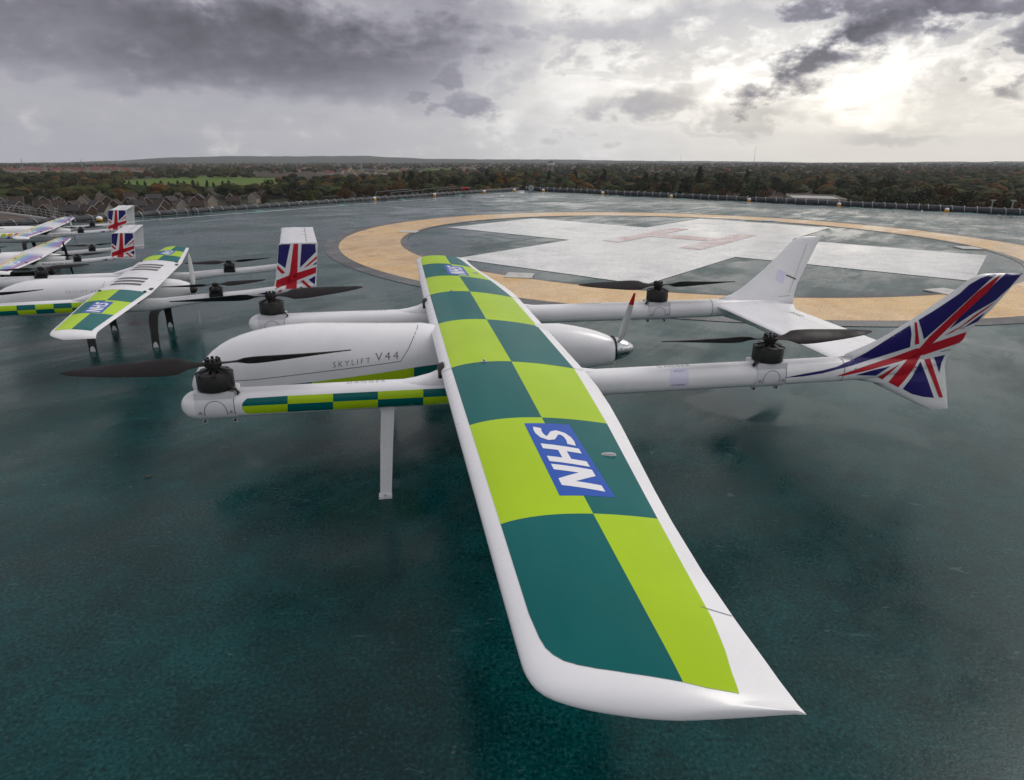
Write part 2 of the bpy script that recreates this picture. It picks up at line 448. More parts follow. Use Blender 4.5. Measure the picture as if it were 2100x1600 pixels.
def rotor(root, u, s, z_base, z_top, r_mot, R, hand, yaw, tilt, chord, big=True):
    mo = Geo()
    mo.lathe([(r_mot * 0.93, z_base), (r_mot, z_base + 0.006), (r_mot, z_top - 0.016), (r_mot * 0.96, z_top - 0.010), (r_mot * 0.80, z_top - 0.006), (r_mot * 0.80, z_top - 0.016), (r_mot * 0.25, z_top - 0.016)], (u, s, 0), n=32)
    mo = mo.build('motor', 'motor_black', root, 35)
    top = Geo()
    for k in range(8):                                     # spokes of the motor bell
        a = 2 * pi * k / 8 + 0.2; d = Vector((cos(a), sin(a), 0)); e = Vector((-sin(a), cos(a), 0)); c = Vector((u, s, z_top))
        p = [c + d * r_mot * 0.3 + Vector((0, 0, 0.006)), c + d * r_mot * 0.99 + Vector((0, 0, -0.010))]
        top.loft([[q + e * w + Vector((0, 0, h)) for w, h in ((-0.010, -0.006), (0.010, -0.006), (0.006, 0.002), (-0.006, 0.002))] for q in p])
    top.lathe([(r_mot * 0.36, z_top - 0.012), (r_mot * 0.36, z_top + 0.010), (r_mot * 0.30, z_top + 0.012)], (u, s, 0), n=20)
    top.build('bell', 'motor_black', mo, 35)
    if big:
        cu = Geo()
        for k in range(8):
            a = 2 * pi * k / 8 + 0.6
            cu.lathe([(0.007, z_top - 0.0155), (0.006, z_top - 0.008)], (u + cos(a) * r_mot * 0.62, s + sin(a) * r_mot * 0.62, 0), n=8)
        cu.build('winding', 'copper', mo, 35)
    zp = z_top + (0.022 if big else 0.012)
    hubm = Geo().lathe([(r_mot * 0.34, zp - 0.012), (r_mot * 0.46, zp - 0.008), (r_mot * 0.46, zp + 0.008), (r_mot * 0.38, zp + 0.012)], (u, s, 0), n=24)
    pr = hubm.build('propeller', 'carbon', root, 35)
    if big:
        for k in range(8):
            a = 2 * pi * k / 8 + 0.25; q = (u + cos(a) * r_mot * 0.34, s + sin(a) * r_mot * 0.34, 0)
            Geo().lathe([(0.0058, zp + 0.010), (0.0058, zp + 0.022), (0.0035, zp + 0.0235)], q, n=8).build('bolt', 'motor_black', pr, 35)
    for sg in (0, pi):
        rings = blade(R, r_mot * 0.62, chord, chord * 0.12, hand, hub=r_mot * 0.2)
        Mx = Matrix.Translation((u, s, zp)) @ Matrix.Rotation(yaw + sg, 4, 'Z') @ Matrix.Rotation(tilt if sg == 0 else -tilt, 4, 'Y')
        g = Geo().loft([[Mx @ p for p in r] for r in rings]); g.build('blade', 'carbon', pr, 60)
    return mo

big = empty('delivery_drone', big_loc, BD_ANG)
tag(big, 'large white fixed wing drone with green checked wing and raked flag fins', 'drone')
big_inv = Matrix.Rotation(-BD_ANG, 4, 'Z') @ Matrix.Translation(-big_loc)
def big_ray(px, py):
    o = big_inv @ CAM; d = (big_inv.to_3x3() @ ray(px, py)).normalized()
    return o, d
# wing
LE = [(0, .160), (.72, .161), (1.8, .172), (2.25, .178), (2.27, .180), (2.295, .187), (2.318, .203), (2.342, .240), (2.368, .305), (2.390, .39), (2.400, .49), (2.406, .58)]
TE = [(0, .747), (.72, .747), (2.25, .603), (2.33, .603), (2.39, .608), (2.406, .614)]
KT = [(0, 1), (2.25, 1), (2.29, .98), (2.32, .93), (2.345, .85), (2.368, .72), (2.385, .57), (2.398, .40), (2.406, .18)]
stations = [0, .2, .45, .707, .9, 1.1, 1.278, 1.5, 1.7, 1.847, 2.05, 2.2, 2.25] + [2.25 + (2.406 - 2.25) * sin(pi / 2 * k / 18) for k in range(1, 19)]
def big_ring(s):
    a = abs(s); k = smooth_interp(KT, a); c = interp(TE, min(a, 2.24)) - interp(LE, min(a, 2.24))
    return wing_ring(smooth_interp(LE, a), smooth_interp(TE, a), s, 0.567, 0.010, 0.112, 0.030, k, twist=c, droop=0.016 * (1 - k))
g = Geo()
g.loft([big_ring(s) for s in [-q for q in reversed(stations)] + stations[1:]])
big_wing = g.build('wing', 'white_paint', big, 50)
wb = bvh_of([big_wing])
down = lambda u, s: (Vector((u, s, 1.2)), Vector((0, 0, -1)))
UL = lambda a: 0.200 + 0.012 * max(0, a - .7) / 1.6
UM = lambda a: 0.441 - 0.018 * max(0, a - .7) / 1.6
UT = lambda a: interp([(0, .703), (.72, .702), (1.30, .651), (1.84, .592), (2.2, .553), (2.43, .508)], a)
rows = [0, .707, 1.278, 1.847, 9]
for sg in (-1, 1):
    for i in range(4):
        a0, a1 = rows[i], rows[i + 1]
        front_teal = (i % 2 == 1) if sg < 0 else (i % 2 == 0)
        if i < 3:
            A = [(UL(a0), a0), (UM(a0), a0), (UM(a1), a1), (UL(a1), a1)]; B = [(UM(a0), a0), (UT(a0), a0), (UT(a1), a1), (UM(a1), a1)]
        else:
            A = [(UL(a0), a0), (UM(a0), a0), (UM(2.33), 2.350), (.34, 2.325), (.29, 2.307), (.262, 2.293), (.243, 2.279), (.230, 2.262), (.221, 2.242), (.216, 2.215), (UL(2.15), 2.15)]
            B = [(UM(a0), a0), (UT(a0), a0), (UT(2.2), 2.2), (.535, 2.28), (.520, 2.33), (.510, 2.374), (.46, 2.363), (UM(2.33), 2.350)]
        for P, teal in ((A, front_teal), (B, not front_teal)):
            film('wing_check', [[(u, a * sg) for u, a in P]], down, wb, 'vinyl_teal' if teal else 'vinyl_lime', big_wing, (0.010, 0.06 if i < 3 else 0.010))
    film('panel_seam', [[(.166, sg * .7055), (.742, sg * .7055), (.742, sg * .7085), (.166, sg * .7085)]], down, wb, 'grey_line', big_wing, (0.014, 0), 0.0011)
    film('panel_seam', [[(.545, sg * 2.165), (.602, sg * 2.185), (.602, sg * 2.187), (.545, sg * 2.167)]], down, wb, 'grey_line', big_wing, (0.014, 0), 0.0011)
    zt = wb.ray_cast(Vector((.33, sg * .707, 1.2)), Vector((0, 0, -1)))[0].z
    lt = Geo(); lt.box(.315, .345, sg * .707 - .006, sg * .707 + .006, zt - .002, zt + .003); lt.lathe([(.004, zt), (.004, zt + .012), (.002, zt + .014)], (.33, sg * .707, 0), n=8)
    lt.build('panel_latch', 'bolt_steel', big_wing, 35)
    zt = wb.ray_cast(Vector((.57, sg * 1.52, 1.2)), Vector((0, 0, -1)))[0].z
    Geo().loft([[Vector((u, sg * 1.52 + w, zt + h)) for w, h in ((-.006, -.002), (.006, -.002), (.004, hh), (-.004, hh))] for u, hh in ((.552, .002), (.562, .007), (.585, .006), (.598, .002))]).build('servo_cover', 'bolt_steel', big_wing, 35)
    nhs_decal(big_wing, wb, 1.325 if sg > 0 else -1.765, 1.765 if sg > 0 else -1.325, .368, .512)
# booms
def boom_axis(u): return 0.4715 + 0.0052 * u
BR = 0.056
for sg in (-1, 1):
    s0 = sg * 0.63
    pts = []
    for k in range(9):
        a = pi / 2 * k / 8; pts.append((-0.833 + 0.065 * (1 - cos(a)) * 1.0, s0, boom_axis(-.83), max(0.002, BR * sin(a)), max(0.002, BR * sin(a))))
    for u in [-.7 + .1 * i for i in range(28)]: pts.append((u, s0, boom_axis(u), BR, BR))
    g = Geo(); rr = capsule_rings(pts, 28, 2.25)
    g.loft(rr); bo = g.build('boom', 'white_paint', big, 40)
    # pylon fairing that carries the wing
    py = []
    for u, top, hw in ((-.02, .525, .03), (.06, .534, .040), (.12, .548, .043), (.17, .57, .043), (.22, .585, .042), (.5, .585, .040), (.70, .552, .035), (.80, .536, .03), (.92, .522, .026)):
        zc = (top + .46) / 2; py.append((u, s0, zc, hw, (top - .46) / 2))
    pyl = Geo().loft(capsule_rings(py, 20, 2.6)).build('pylon', 'white_paint', big, 40)
    Geo().loft(capsule_rings([(.150, s0, .548, .040, .026), (.158, s0, .556, .047, .034), (.175, s0, .560, .047, .034)], 16)).build('seal', 'rubber_black', pyl, 40)
    # tail: boom end blends into a two-part fin
    OUT = sg * 0.077
    def off(z): return OUT * max(0.0, (z - .50)) / .43
    fle = [(.245, 2.545), (.262, 2.50), (.30, 2.42), (.345, 2.325), (.385, 2.22), (.42, 2.10), (.45, 2.04), (.485, 2.02), (.52, 2.03), (.545, 2.06), (.565, 2.13), (.60, 2.19), (.65, 2.255), (.72, 2.345), (.80, 2.435), (.86, 2.497), (.895, 2.535), (.915, 2.575), (.922, 2.62)]
    fte = [(.245, 2.655), (.30, 2.625), (.38, 2.585), (.46, 2.572), (.55, 2.582), (.62, 2.600), (.75, 2.665), (.85, 2.715), (.922, 2.760)]
    nle = [(.245, 2.545), (.262, 2.50), (.293, 2.428), (.343, 2.32), (.381, 2.233), (.405, 2.185), (.421, 2.10), (.44, 2.04), (.485, 2.0), (.53, 1.99), (.554, 2.0), (.574, 2.047), (.593, 2.092), (.612, 2.129), (.647, 2.190), (.685, 2.241), (.722, 2.292), (.772, 2.352), (.821, 2.412), (.862, 2.460), (.897, 2.495), (.915, 2.525), (.922, 2.56)]
    nte = [(.245, 2.645), (.343, 2.610), (.418, 2.582), (.47, 2.564), (.514, 2.562), (.555, 2.570), (.602, 2.606), (.642, 2.618), (.708, 2.660), (.76, 2.693), (.822, 2.724), (.876, 2.749), (.925, 2.772)]
    zs = [.245, .252, .262, .28, .30, .32, .345, .365, .385, .405, .42, .435, .45, .468, .485, .503, .52, .533, .545, .556, .565, .58, .60, .625, .65, .685, .72, .76, .80, .83, .86, .88, .895, .905, .915, .922]
    rings = []
    for z in zs:
        le, te = (interp(nle, z), interp(nte, z)) if sg < 0 else (interp(fle, z) + .012 * min(1.0, max(0.0, (z - .53) / .10)), interp(fte, z)); c = te - le
        d = abs(z - .485); tk = max(0.0, sqrt(max(0.0, 1 - (d / BR) ** 2))) * BR if d < BR else 0.0
        ring = []
        N = 14
        for sd in (1, -1):
            for i in (range(N + 1) if sd > 0 else range(N - 1, 0, -1)):
                t = i / N; u = le + c * t
                af = 0.5 * min(.030, .075 * c) * 2.2 * (sqrt(t) * (1 - t) * 1.54 + 0.05 * (1 - t)) + .0012
                bb = tk * max(0.0, 1 - ((u - 2.0) / .50)) ** 1.3 if u > 2.0 else tk
                fade = min(1.0, (z - .243) / .02, (.926 - z) / .012)
                w = max(af * max(fade, .2), bb)
                if i == 0 and bb < .004: w = 0.0006
                ring.append(Vector((u, s0 + off(z) + sd * w, z)))
        rings.append(ring)
    fin = Geo().loft(rings).build('tail_fin', 'white_paint', big, 50)
    col_end = Geo().loft(capsule_rings([(1.96, s0, boom_axis(1.98), BR, BR), (2.0, s0, boom_axis(1.99), BR * .995, BR * .995), (2.10, s0, boom_axis(2.0), BR * .93, BR * .97), (2.2, s0, boom_axis(2.0) + .002, BR * .78, BR * .9), (2.32, s0, boom_axis(2.0) + .004, BR * .55, BR * .8), (2.45, s0, boom_axis(2.0) + .006, BR * .3, BR * .6), (2.54, s0, boom_axis(2.0) + .008, .004, .01)], 28, 2.15)).build('tail_fairing', 'white_paint', big, 40)
    rg = capsule_rings([(1.978, s0, boom_axis(1.98), BR + .0009, BR + .0009), (1.981, s0, boom_axis(1.98), BR + .0009, BR + .0009)], 28, 2.25)
    Geo().loft(rg, False, False).build('joint_line', 'grey_line', bo, 40)
    # rotors with their clamp
    for u0, zb, hand, yaw, tilt in ((-.698, .527, -1 if sg < 0 else 1, radians(3.5) if sg < 0 else radians(9), radians(-1.5)), (1.619, .540, 1 if sg < 0 else -1, radians(1.0) if sg < 0 else radians(-2), radians(-.3))):
        ax = boom_axis(u0)
        sl = Geo().loft(capsule_rings([(u0 - .07, s0, ax, BR + .0035, BR + .0035), (u0 + .07, s0, ax, BR + .0035, BR + .0035)], 28, 2.3))
        sl.box(u0 - .072, u0 + .072, s0 - .052, s0 + .052, ax + .034, ax + .0605)
        cl = sl.build('motor_clamp', 'white_metal', big, 35)
        cb = bvh_of([cl]); side = lambda u, z, s0=s0: (Vector((u, s0 - .5, z)), Vector((0, 1, 0)))
        arc = [(u0 - .040, ax - .030)] + [(u0 - .040 * cos(pi * k / 12), ax - .012 + .040 * sin(pi * k / 12)) for k in range(13)] + [(u0 + .040, ax - .030)]
        film('clamp_edge', [stroke(arc, .0022), stroke([(u0 - .066, ax - .022), (u0 - .040, ax - .022)], .0018), stroke([(u0 + .040, ax - .022), (u0 + .066, ax - .022)], .0018), stroke([(u0 + .0685, ax - .03), (u0 + .0685, ax + .035)], .0025)], side, cb, 'grey_line', cl, (0.01, 0.01), .0008)
        for du in (-.055, .055):
            hit = cb.ray_cast(Vector((u0 + du, s0 - .5, ax - .014)), Vector((0, 1, 0)))[0]
            Geo().lathe([(.0042, hit.y - .0035), (.0048, hit.y - .001), (.0048, hit.y + .004)], (u0 + du, 0, ax - .014), 'y', 10).build('screw', 'bolt_steel', cl, 40)
            lg = Geo(); zz = ax - BR - .010
            lg.lathe([(.0085, s0 - .020), (.0085, s0 - .008)], (u0 + du, 0, zz), 'y', 14); lg.box(u0 + du - .006, u0 + du + .006, s0 - .020, s0 - .008, zz, ax - BR + .008)
            lug = lg.build('clamp_lug', 'white_metal', cl, 40)
            Geo().lathe([(.0055, s0 - .0225), (.0055, s0 - .0195)], (u0 + du, 0, zz), 'y', 10).build('lug_bolt', 'rubber_black', cl, 40)
        rotor(big, u0, s0, ax + .0606, ax + .138, .067, .512, hand, yaw, tilt, .088)
        cab = Geo(); du = .078 if u0 < 0 else -.078
        for q in (0, .008, .016):
            cab.tube([(u0 + du * .75, s0 - .045 + q, ax + .068), (u0 + du * .98, s0 - .052 + q, ax + .070), (u0 + du * 1.12, s0 - .050 + q, ax + .058 - q * .4), (u0 + du * 1.05, s0 - .040 + q, ax + .046)], .0034, 6)
        cab.build('cable', 'rubber_black', cl, 60)
    # flat strip legs
    for u1 in (-.085, .46):
        path = [(u1 + .03, .45), (u1 + .024, .36), (u1 + .014, .24), (u1 + .006, .12), (u1, .035), (u1 - .002, .012), (u1 - .004, .0)]
        rings = [[Vector((u - .027 * k, s0 - .008, z)), Vector((u + .027 * k, s0 - .008, z)), Vector((u + .027 * k, s0 + .008, z)), Vector((u - .027 * k, s0 + .008, z))] for (u, z), k in zip(path, (1.02, 1, .96, .92, .9, .9, .9))]
        lg = Geo().loft(rings).build('leg', 'white_paint', big, 30)
        Geo().box(u1 - .031, u1 + .024, s0 - .022, s0 + .014, 0.0, .012).build('foot', 'white_metal', lg); Geo().lathe([(.005, .012), (.005, .016), (.003, .017)], (u1 - .004, s0 - .016, 0), n=8).build('foot_bolt', 'bolt_steel', lg)
        Geo().box(u1 - .004, u1 + .06, s0 - .02, s0 + .02, boom_axis(0) - BR - .006, boom_axis(0) - BR + .012).build('bracket', 'white_metal', lg)
# tailplane between the fins
rings = []
for i in range(13):
    s = -.60 + 1.2 * i / 12; a = abs(s) / .6
    rings.append(wing_ring(2.045 - .045 * max(0, (a - .8) / .2) ** 2, 2.515 + .045 * max(0, (a - .8) / .2) ** 2, s, .490 + .012 * max(0, (a - .85) / .15), .004, .075, .0, 1.0, 16))
stab = Geo().loft(rings).build('tailplane', 'white_paint', big, 50)
sb = bvh_of([stab])
film('hinge_line', [[(2.385, -.57), (2.387, -.57), (2.387, .57), (2.385, .57)]], down, sb, 'pale_print', stab, (0, .2), .0008)
nm, w, hgt = text_poly('FMS', 1.0)
film('lettering', [put(nm, lambda x, y: (2.44 - y * .05, .40 - x * .07))], down, sb, 'grey_line', stab, (0, 0), .0008)
# fuselage
ft = [(-.985, .335), (-.972, .372), (-.94, .424), (-.90, .472), (-.86, .508), (-.80, .545), (-.72, .576), (-.58, .606), (-.42, .618), (-.27, .612), (-.04, .603), (.14, .598), (.22, .572), (.5, .566), (.68, .568), (.76, .575), (.82, .573), (.91, .557), (1.0, .535), (1.09, .502), (1.113, .488)]
fb = [(-.985, .325), (-.972, .295), (-.94, .262), (-.86, .225), (-.72, .20), (-.5, .185), (0, .185), (.3, .215), (.55, .26), (.74, .30), (.91, .325), (1.113, .349)]
fw = [(-.985, .006), (-.972, .032), (-.94, .058), (-.90, .078), (-.86, .092), (-.72, .118), (-.5, .136), (-.2, .142), (.1, .140), (.4, .128), (.74, .112), (.91, .100), (1.0, .091), (1.09, .076), (1.113, .068)]
us = [-.985, -.982, -.977, -.965, -.95, -.93, -.90, -.87, -.83, -.79, -.74, -.68, -.6, -.52, -.42, -.32, -.22, -.12, -.02, .06, .12, .17, .25, .35, .45, .55, .65, .74, .82, .9, .97, 1.03, 1.08, 1.10, 1.113]
fr = []
for u in us:
    zt, zb, a = smooth_interp(ft, u), smooth_interp(fb, u), smooth_interp(fw, u)
    fr.append((u, 0, (zt + zb) / 2, a, (zt - zb) / 2))
body = Geo().loft(capsule_rings(fr, 40, 2.35)).build('fuselage', 'white_paint', big, 50)
fbv = bvh_of([body])
near = lambda u, z: (Vector((u, -1.0, z)), Vector((0, 1, 0)))
# hatch line, lettering, checks
film('hatch_line', [stroke([big_px for big_px in [(455, 783), (520, 779), (600, 770), (680, 760), (760, 750), (822, 741), (838, 715), (848, 692), (855, 675), (857, 667)]], 1.3)], big_ray, fbv, 'grey_line', body, (12, 12), .0008)
nm, w1, h1 = text_poly('SKYLIFT', 1.0, bold=-.012, spacing=1.5); nm2, w2, h2 = text_poly('V44', 1.0, bold=-.012, spacing=1.35)
film('lettering', [put(nm, lambda x, y: (683 + 76 * x / w1, 754 - 9.5 * x / w1 - 11 * y / h1))], big_ray, fbv, 'print_black', body, (6, 6), .0009)
film('lettering', [put(nm2, lambda x, y: (770 + 47 * x / w2, 740 - 3.5 * x / w2 - 16 * y / h2))], big_ray, fbv, 'print_black', body, (6, 6), .0009)
Lm, Tl = [], []
Tl.append([(560, 792), (640, 783.5), (640, 815), (560, 815)]); Lm.append([(640, 783.5), (700, 776), (780, 765), (849, 754), (849, 806), (640, 815)])
Tl.append([(849, 754), (875, 750), (915, 745), (915, 803), (849, 806)])
for P, mm in ((Tl[0], 'vinyl_teal'), (Tl[1], 'vinyl_teal'), (Lm[0], 'vinyl_lime')): film('side_check', [P], big_ray, fbv, mm, body, (8, 8), .0008)
# near boom checks, traced onto the boom
booms = [o for o in big.children if o.name.startswith('boom')]
nb = [o for o in booms if o.data.vertices[30].co.y < 0][0]; fbm = [o for o in booms if o.data.vertices[30].co.y > 0][0]
nbv = bvh_of([nb])
xs = [496, 590, 683, 775, 868, 960]
def yt(x): return 816.5 - (x - 496) * .0485
def yb(x): return 849.5 - (x - 496) * .0515
def ym(x): return (yt(x) + yb(x)) / 2 + .3
for i in range(5):
    a, b = xs[i], xs[i + 1]
    for top in (True, False):
        if i == 0:
            P = [(b, yt(b)), (b, ym(b)), (a, ym(a)), (a + 1.5, ym(a) - 6), (a + 5, ym(a) - 11), (a + 11, yt(a) + .8)] if top else [(b, ym(b)), (b, yb(b)), (a + 11, yb(a) - .8), (a + 5, ym(a) + 11), (a + 1.5, ym(a) + 6), (a, ym(a))]
        else:
            P = [(a, yt(a)), (b, yt(b)), (b, ym(b)), (a, ym(a))] if top else [(a, ym(a)), (b, ym(b)), (b, yb(b)), (a, yb(a))]
        teal = (i % 2 == 0) == top
        film('boom_check', [P], big_ray, nbv, 'vinyl_teal' if teal else 'vinyl_lime', nb, (10, 4), .0008)
for bm_o, sgn, uu in ((nb, -1, (-.21, 1.10)), (fbm, 1, (-.21, 1.10))):
    bb = bvh_of([bm_o]); nm, w, hgt = text_poly('DANGER', 1.0, spacing=1.3)
    for u0 in uu:
        film('lettering', [put(nm, lambda x, y: (u0 + .15 * x / w, sgn * .63 - .012 + .026 * y / hgt))], down, bb, 'pale_print', bm_o, (0, .008), .0008)
# sticker (its machine-readable code is left out)
def rr(x0, x1, y0, y1, r, dy=0.0):
    P = []
    for cx, cy, a0 in ((x1 - r, y1 - r, 0), (x0 + r, y1 - r, 90), (x0 + r, y0 + r, 180), (x1 - r, y0 + r, 270)):
        for k in range(5):
            a = radians(a0 + 22.5 * k); P.append((cx + r * cos(a), cy + r * sin(a)))
    return [(x, y + dy * (x - x0)) for x, y in P]
film('sticker', [rr(1374, 1412, 757, 796, 6, -.05)], big_ray, nbv, 'sticker', nb, (6, 4), .0008)
nm, w, hgt = text_poly('SKYLIFT', 1.0, spacing=1.3); nm2, w2, h2 = text_poly('OP-SSDJHRB', 1.0)
film('lettering', [put(nm, lambda x, y: (1382 + 21 * x / w, 763.5 - 1 * x / w - 3.2 * y / hgt))], big_ray, nbv, 'print_black', nb, (6, 4), .0012)
film('lettering', [put(nm2, lambda x, y: (1377 + 27 * x / w2, 792.5 - 1.3 * x / w2 - 4 * y / h2))], big_ray, nbv, 'print_black', nb, (6, 4), .0012)
# flag on the near fin
def Z(p): return [(1480 + x / 3.387, 520 + y / 3.387) for x, y in p]
fins = [o for o in big.children if o.name.startswith('tail_fin')]
fairs = [o for o in big.children if o.name.startswith('tail_fairing')]
nf = [o for o in fins if o.data.vertices[0].co.y < 0][0]; nfa = [o for o in fairs if o.data.vertices[0].co.y < 0][0]
fvb = bvh_of([nf, nfa, nb])
blue = [[(430, 863), (560, 838), (700, 812), (800, 787), (900, 740), (1000, 690), (1160, 590), (1310, 497), (1318, 560), (1308, 650), (1100, 715), (900, 780), (700, 832), (560, 854)],
        [(1367, 463), (1500, 380), (1650, 280), (1720, 215), (1800, 170), (1860, 150), (1910, 143), (1860, 182), (1760, 275), (1560, 460), (1405, 595), (1385, 520)],
        [(1975, 138), (2092, 130), (2000, 235), (1900, 325), (1750, 412), (1580, 525), (1690, 400), (1830, 280), (1900, 205)],
        [(1830, 408), (1780, 470), (1675, 518), (1740, 470)], [(930, 845), (1050, 810), (1172, 783), (1070, 847)],
        [(1380, 750), (1420, 850), (1473, 1002), (1400, 995), (1320, 975), (1258, 940), (1320, 860)], [(1475, 720), (1550, 703), (1525, 760), (1510, 830), (1495, 780)]]
red = [[(795, 852), (960, 795), (1200, 715), (1350, 658), (1400, 660), (1400, 702), (1280, 738), (1000, 815), (850, 848)], [(1400, 655), (1450, 628), (1700, 543), (1680, 590), (1655, 617), (1400, 705)],
       [(1158, 893), (1290, 735), (1390, 640), (1440, 580), (1600, 430), (1780, 260), (1900, 170), (1940, 147), (1850, 260), (1720, 380), (1580, 510), (1460, 625), (1380, 710), (1330, 800), (1270, 880), (1225, 928)],
       [(1900, 333), (1850, 375), (1720, 470), (1600, 548), (1545, 568), (1660, 505), (1760, 425)], [(1338, 475), (1355, 480), (1372, 625), (1342, 633), (1345, 560)],
       [(1085, 858), (1235, 768), (1200, 800), (1115, 875)], [(1405, 735), (1445, 728), (1535, 998), (1510, 1000), (1460, 870)]]
for p in blue: film('flag_blue_field', [Z(p)], big_ray, fvb, 'flag_blue', nf, (4, 4), .0012)
for p in red: film('flag_red_cross', [Z(p)], big_ray, fvb, 'flag_red', nf, (4, 4), .0018)
film('hinge_line', [stroke(Z([(1520, 682), (1592, 665)]), 1.2)], big_ray, fvb, 'grey_line', nf, (20, 0), .0018)
for q in ((1755.5, 757), (1878, 752)):
    o, d = big_ray(*q); h_, n_, _, _ = fvb.ray_cast(o, d)
    Geo().lathe([(.004, h_.y - .004), (.0065, h_.y - .002), (.0065, h_.y + .003)], (h_.x, 0, h_.z), 'y', 10).build('screw', 'bolt_steel', nf, 40)
Geo().loft([[Vector((2.56 + u, -.668 + w, .667 + h)) for w, h in ((-.006, -.004), (.006, -.004), (.006, .008), (-.006, .008))] for u in (-.02, .012)]).build('rudder_horn', 'bolt_steel', nf)
# access plate and link on the far fin's inner face
ff = [o for o in fins if o.data.vertices[0].co.y > 0][0]; ffv = bvh_of([ff])
film('access_plate', [[(1597, 553), (1612, 558), (1606, 581), (1590, 573)]], big_ray, ffv, 'sticker', ff, (5, 5), .0012)
film('servo_link', [stroke([(1612, 564), (1624, 569), (1632, 573)], 2.4)], big_ray, ffv, 'rubber_black', ff, (5, 5), .002)
for sk in (stroke([(1655, 500), (1618, 600)], .9), stroke([(1595, 609), (1636, 604)], 1.2)): film('hinge_line', [sk], big_ray, ffv, 'pale_print', ff, (9, 9), .0010)
# pusher propeller
Geo().lathe([(.066, 1.112), (.070, 1.114), (.070, 1.122), (.064, 1.124)], (0, 0, .4285), 'x', 28).build('seal_ring', 'rubber_black', big, 35)
pus = Geo().lathe([(.061, 1.124), (.062, 1.130), (.058, 1.155), (.046, 1.19), (.028, 1.22), (.010, 1.238), (.002, 1.243)], (0, 0, .4285), 'x', 32).build('pusher_propeller', 'chrome', big, 50)
for sg in (0, pi):
    rings = blade(.375, .022, .036, .010, -1, 34, 14, hub=.03)
    Mx = Matrix.Translation((1.15, 0, .4285)) @ Matrix.Rotation(radians(26) + sg, 4, 'X') @ Matrix.Rotation(radians(-90), 4, 'Y') @ Matrix.Rotation(pi / 2, 4, 'X')
    cut = 11
    b1 = Geo().loft([[Mx @ p for p in r] for r in rings[:cut + 1]]).build('blade', 'prop_white', pus, 60)
    Geo().loft([[Mx @ p for p in r] for r in rings[cut:]]).build('blade_tip', 'tip_red', pus, 60)
# ---------------------------------------------------------------- the smaller drones parked behind
FLAG2_Z = lambda p: [(360 + x / 3.81, 440 + y / 3.81) for x, y in p]
flag2_blue = [[(807, 232), (897, 230), (858, 418), (797, 375)], [(985, 230), (1113, 227), (1110, 278), (972, 415)], [(1103, 368), (1101, 388), (1070, 395)], [(1093, 478), (1088, 548), (1040, 508)], [(975, 558), (975, 572), (997, 572)]]
flag2_red = [[(923, 228), (958, 226), (952, 440), (945, 575), (860, 578), (895, 440)], [(790, 512), (900, 468), (1100, 408), (1096, 455), (950, 512), (865, 548), (780, 578)], [(1105, 322), (1103, 345), (1035, 400), (1000, 415)],
             [(1000, 511), (975, 518), (1038, 572), (1068, 572)], [(797, 396), (857, 452), (832, 462), (795, 426)], [(835, 582), (822, 600), (800, 603), (812, 588)]]
D2LOC, D2ANG = Vector((-2.987, 4.80, 0.0)), radians(18.4)
d2_inv = Matrix.Rotation(-D2ANG, 4, 'Z') @ Matrix.Translation(-D2LOC)
def d2_fin(px, py):
    """photo pixel -> (u, z) on the near fin plane of the checked drone"""
    o = d2_inv @ CAM; d = d2_inv.to_3x3() @ ray(px, py); t = (-.545 - o.y) / d.y; p = o + d * t
    return (p.x, p.z)
rain = bpy.data.materials.new('vinyl_rainbow'); rain.use_nodes = True
nt = rain.node_tree; b = nt.nodes['Principled BSDF']; b.inputs['Roughness'].default_value = 0.3; b.inputs['Coat Weight'].default_value = 0.3
tc = nt.nodes.new('ShaderNodeTexCoord'); ox, oy, oz = xyz(nt, tc.outputs['Object'])
ramp = nt.nodes.new('ShaderNodeValToRGB'); ramp.color_ramp.interpolation = 'CONSTANT'
cols = [(0.0, (.80, .34, .16)), (.16, (.82, .58, .10)), (.33, (.26, .54, .08)), (.50, (.03, .20, .62)), (.67, (.06, .06, .40)), (.84, (.22, .03, .25))]
while len(ramp.color_ramp.elements) < 6: ramp.color_ramp.elements.new(0.5)
for e, (p, c) in zip(ramp.color_ramp.elements, cols): e.position = p; e.color = (*c, 1)
tap = oy.abs().ss(.6, 1.75, 0.0, 1.0)
pos = (ox + .02 - tap * .05) / (.30 - tap * .12)
nt.links.new(pos.v, ramp.inputs[0])
fade = oy.abs().ss(.16, .62)
nt.links.new(mixc(nt, fade * 0.9, (.78, .78, .80), ramp.outputs[0]), b.inputs['Base Color'])
M['vinyl_rainbow'] = rain

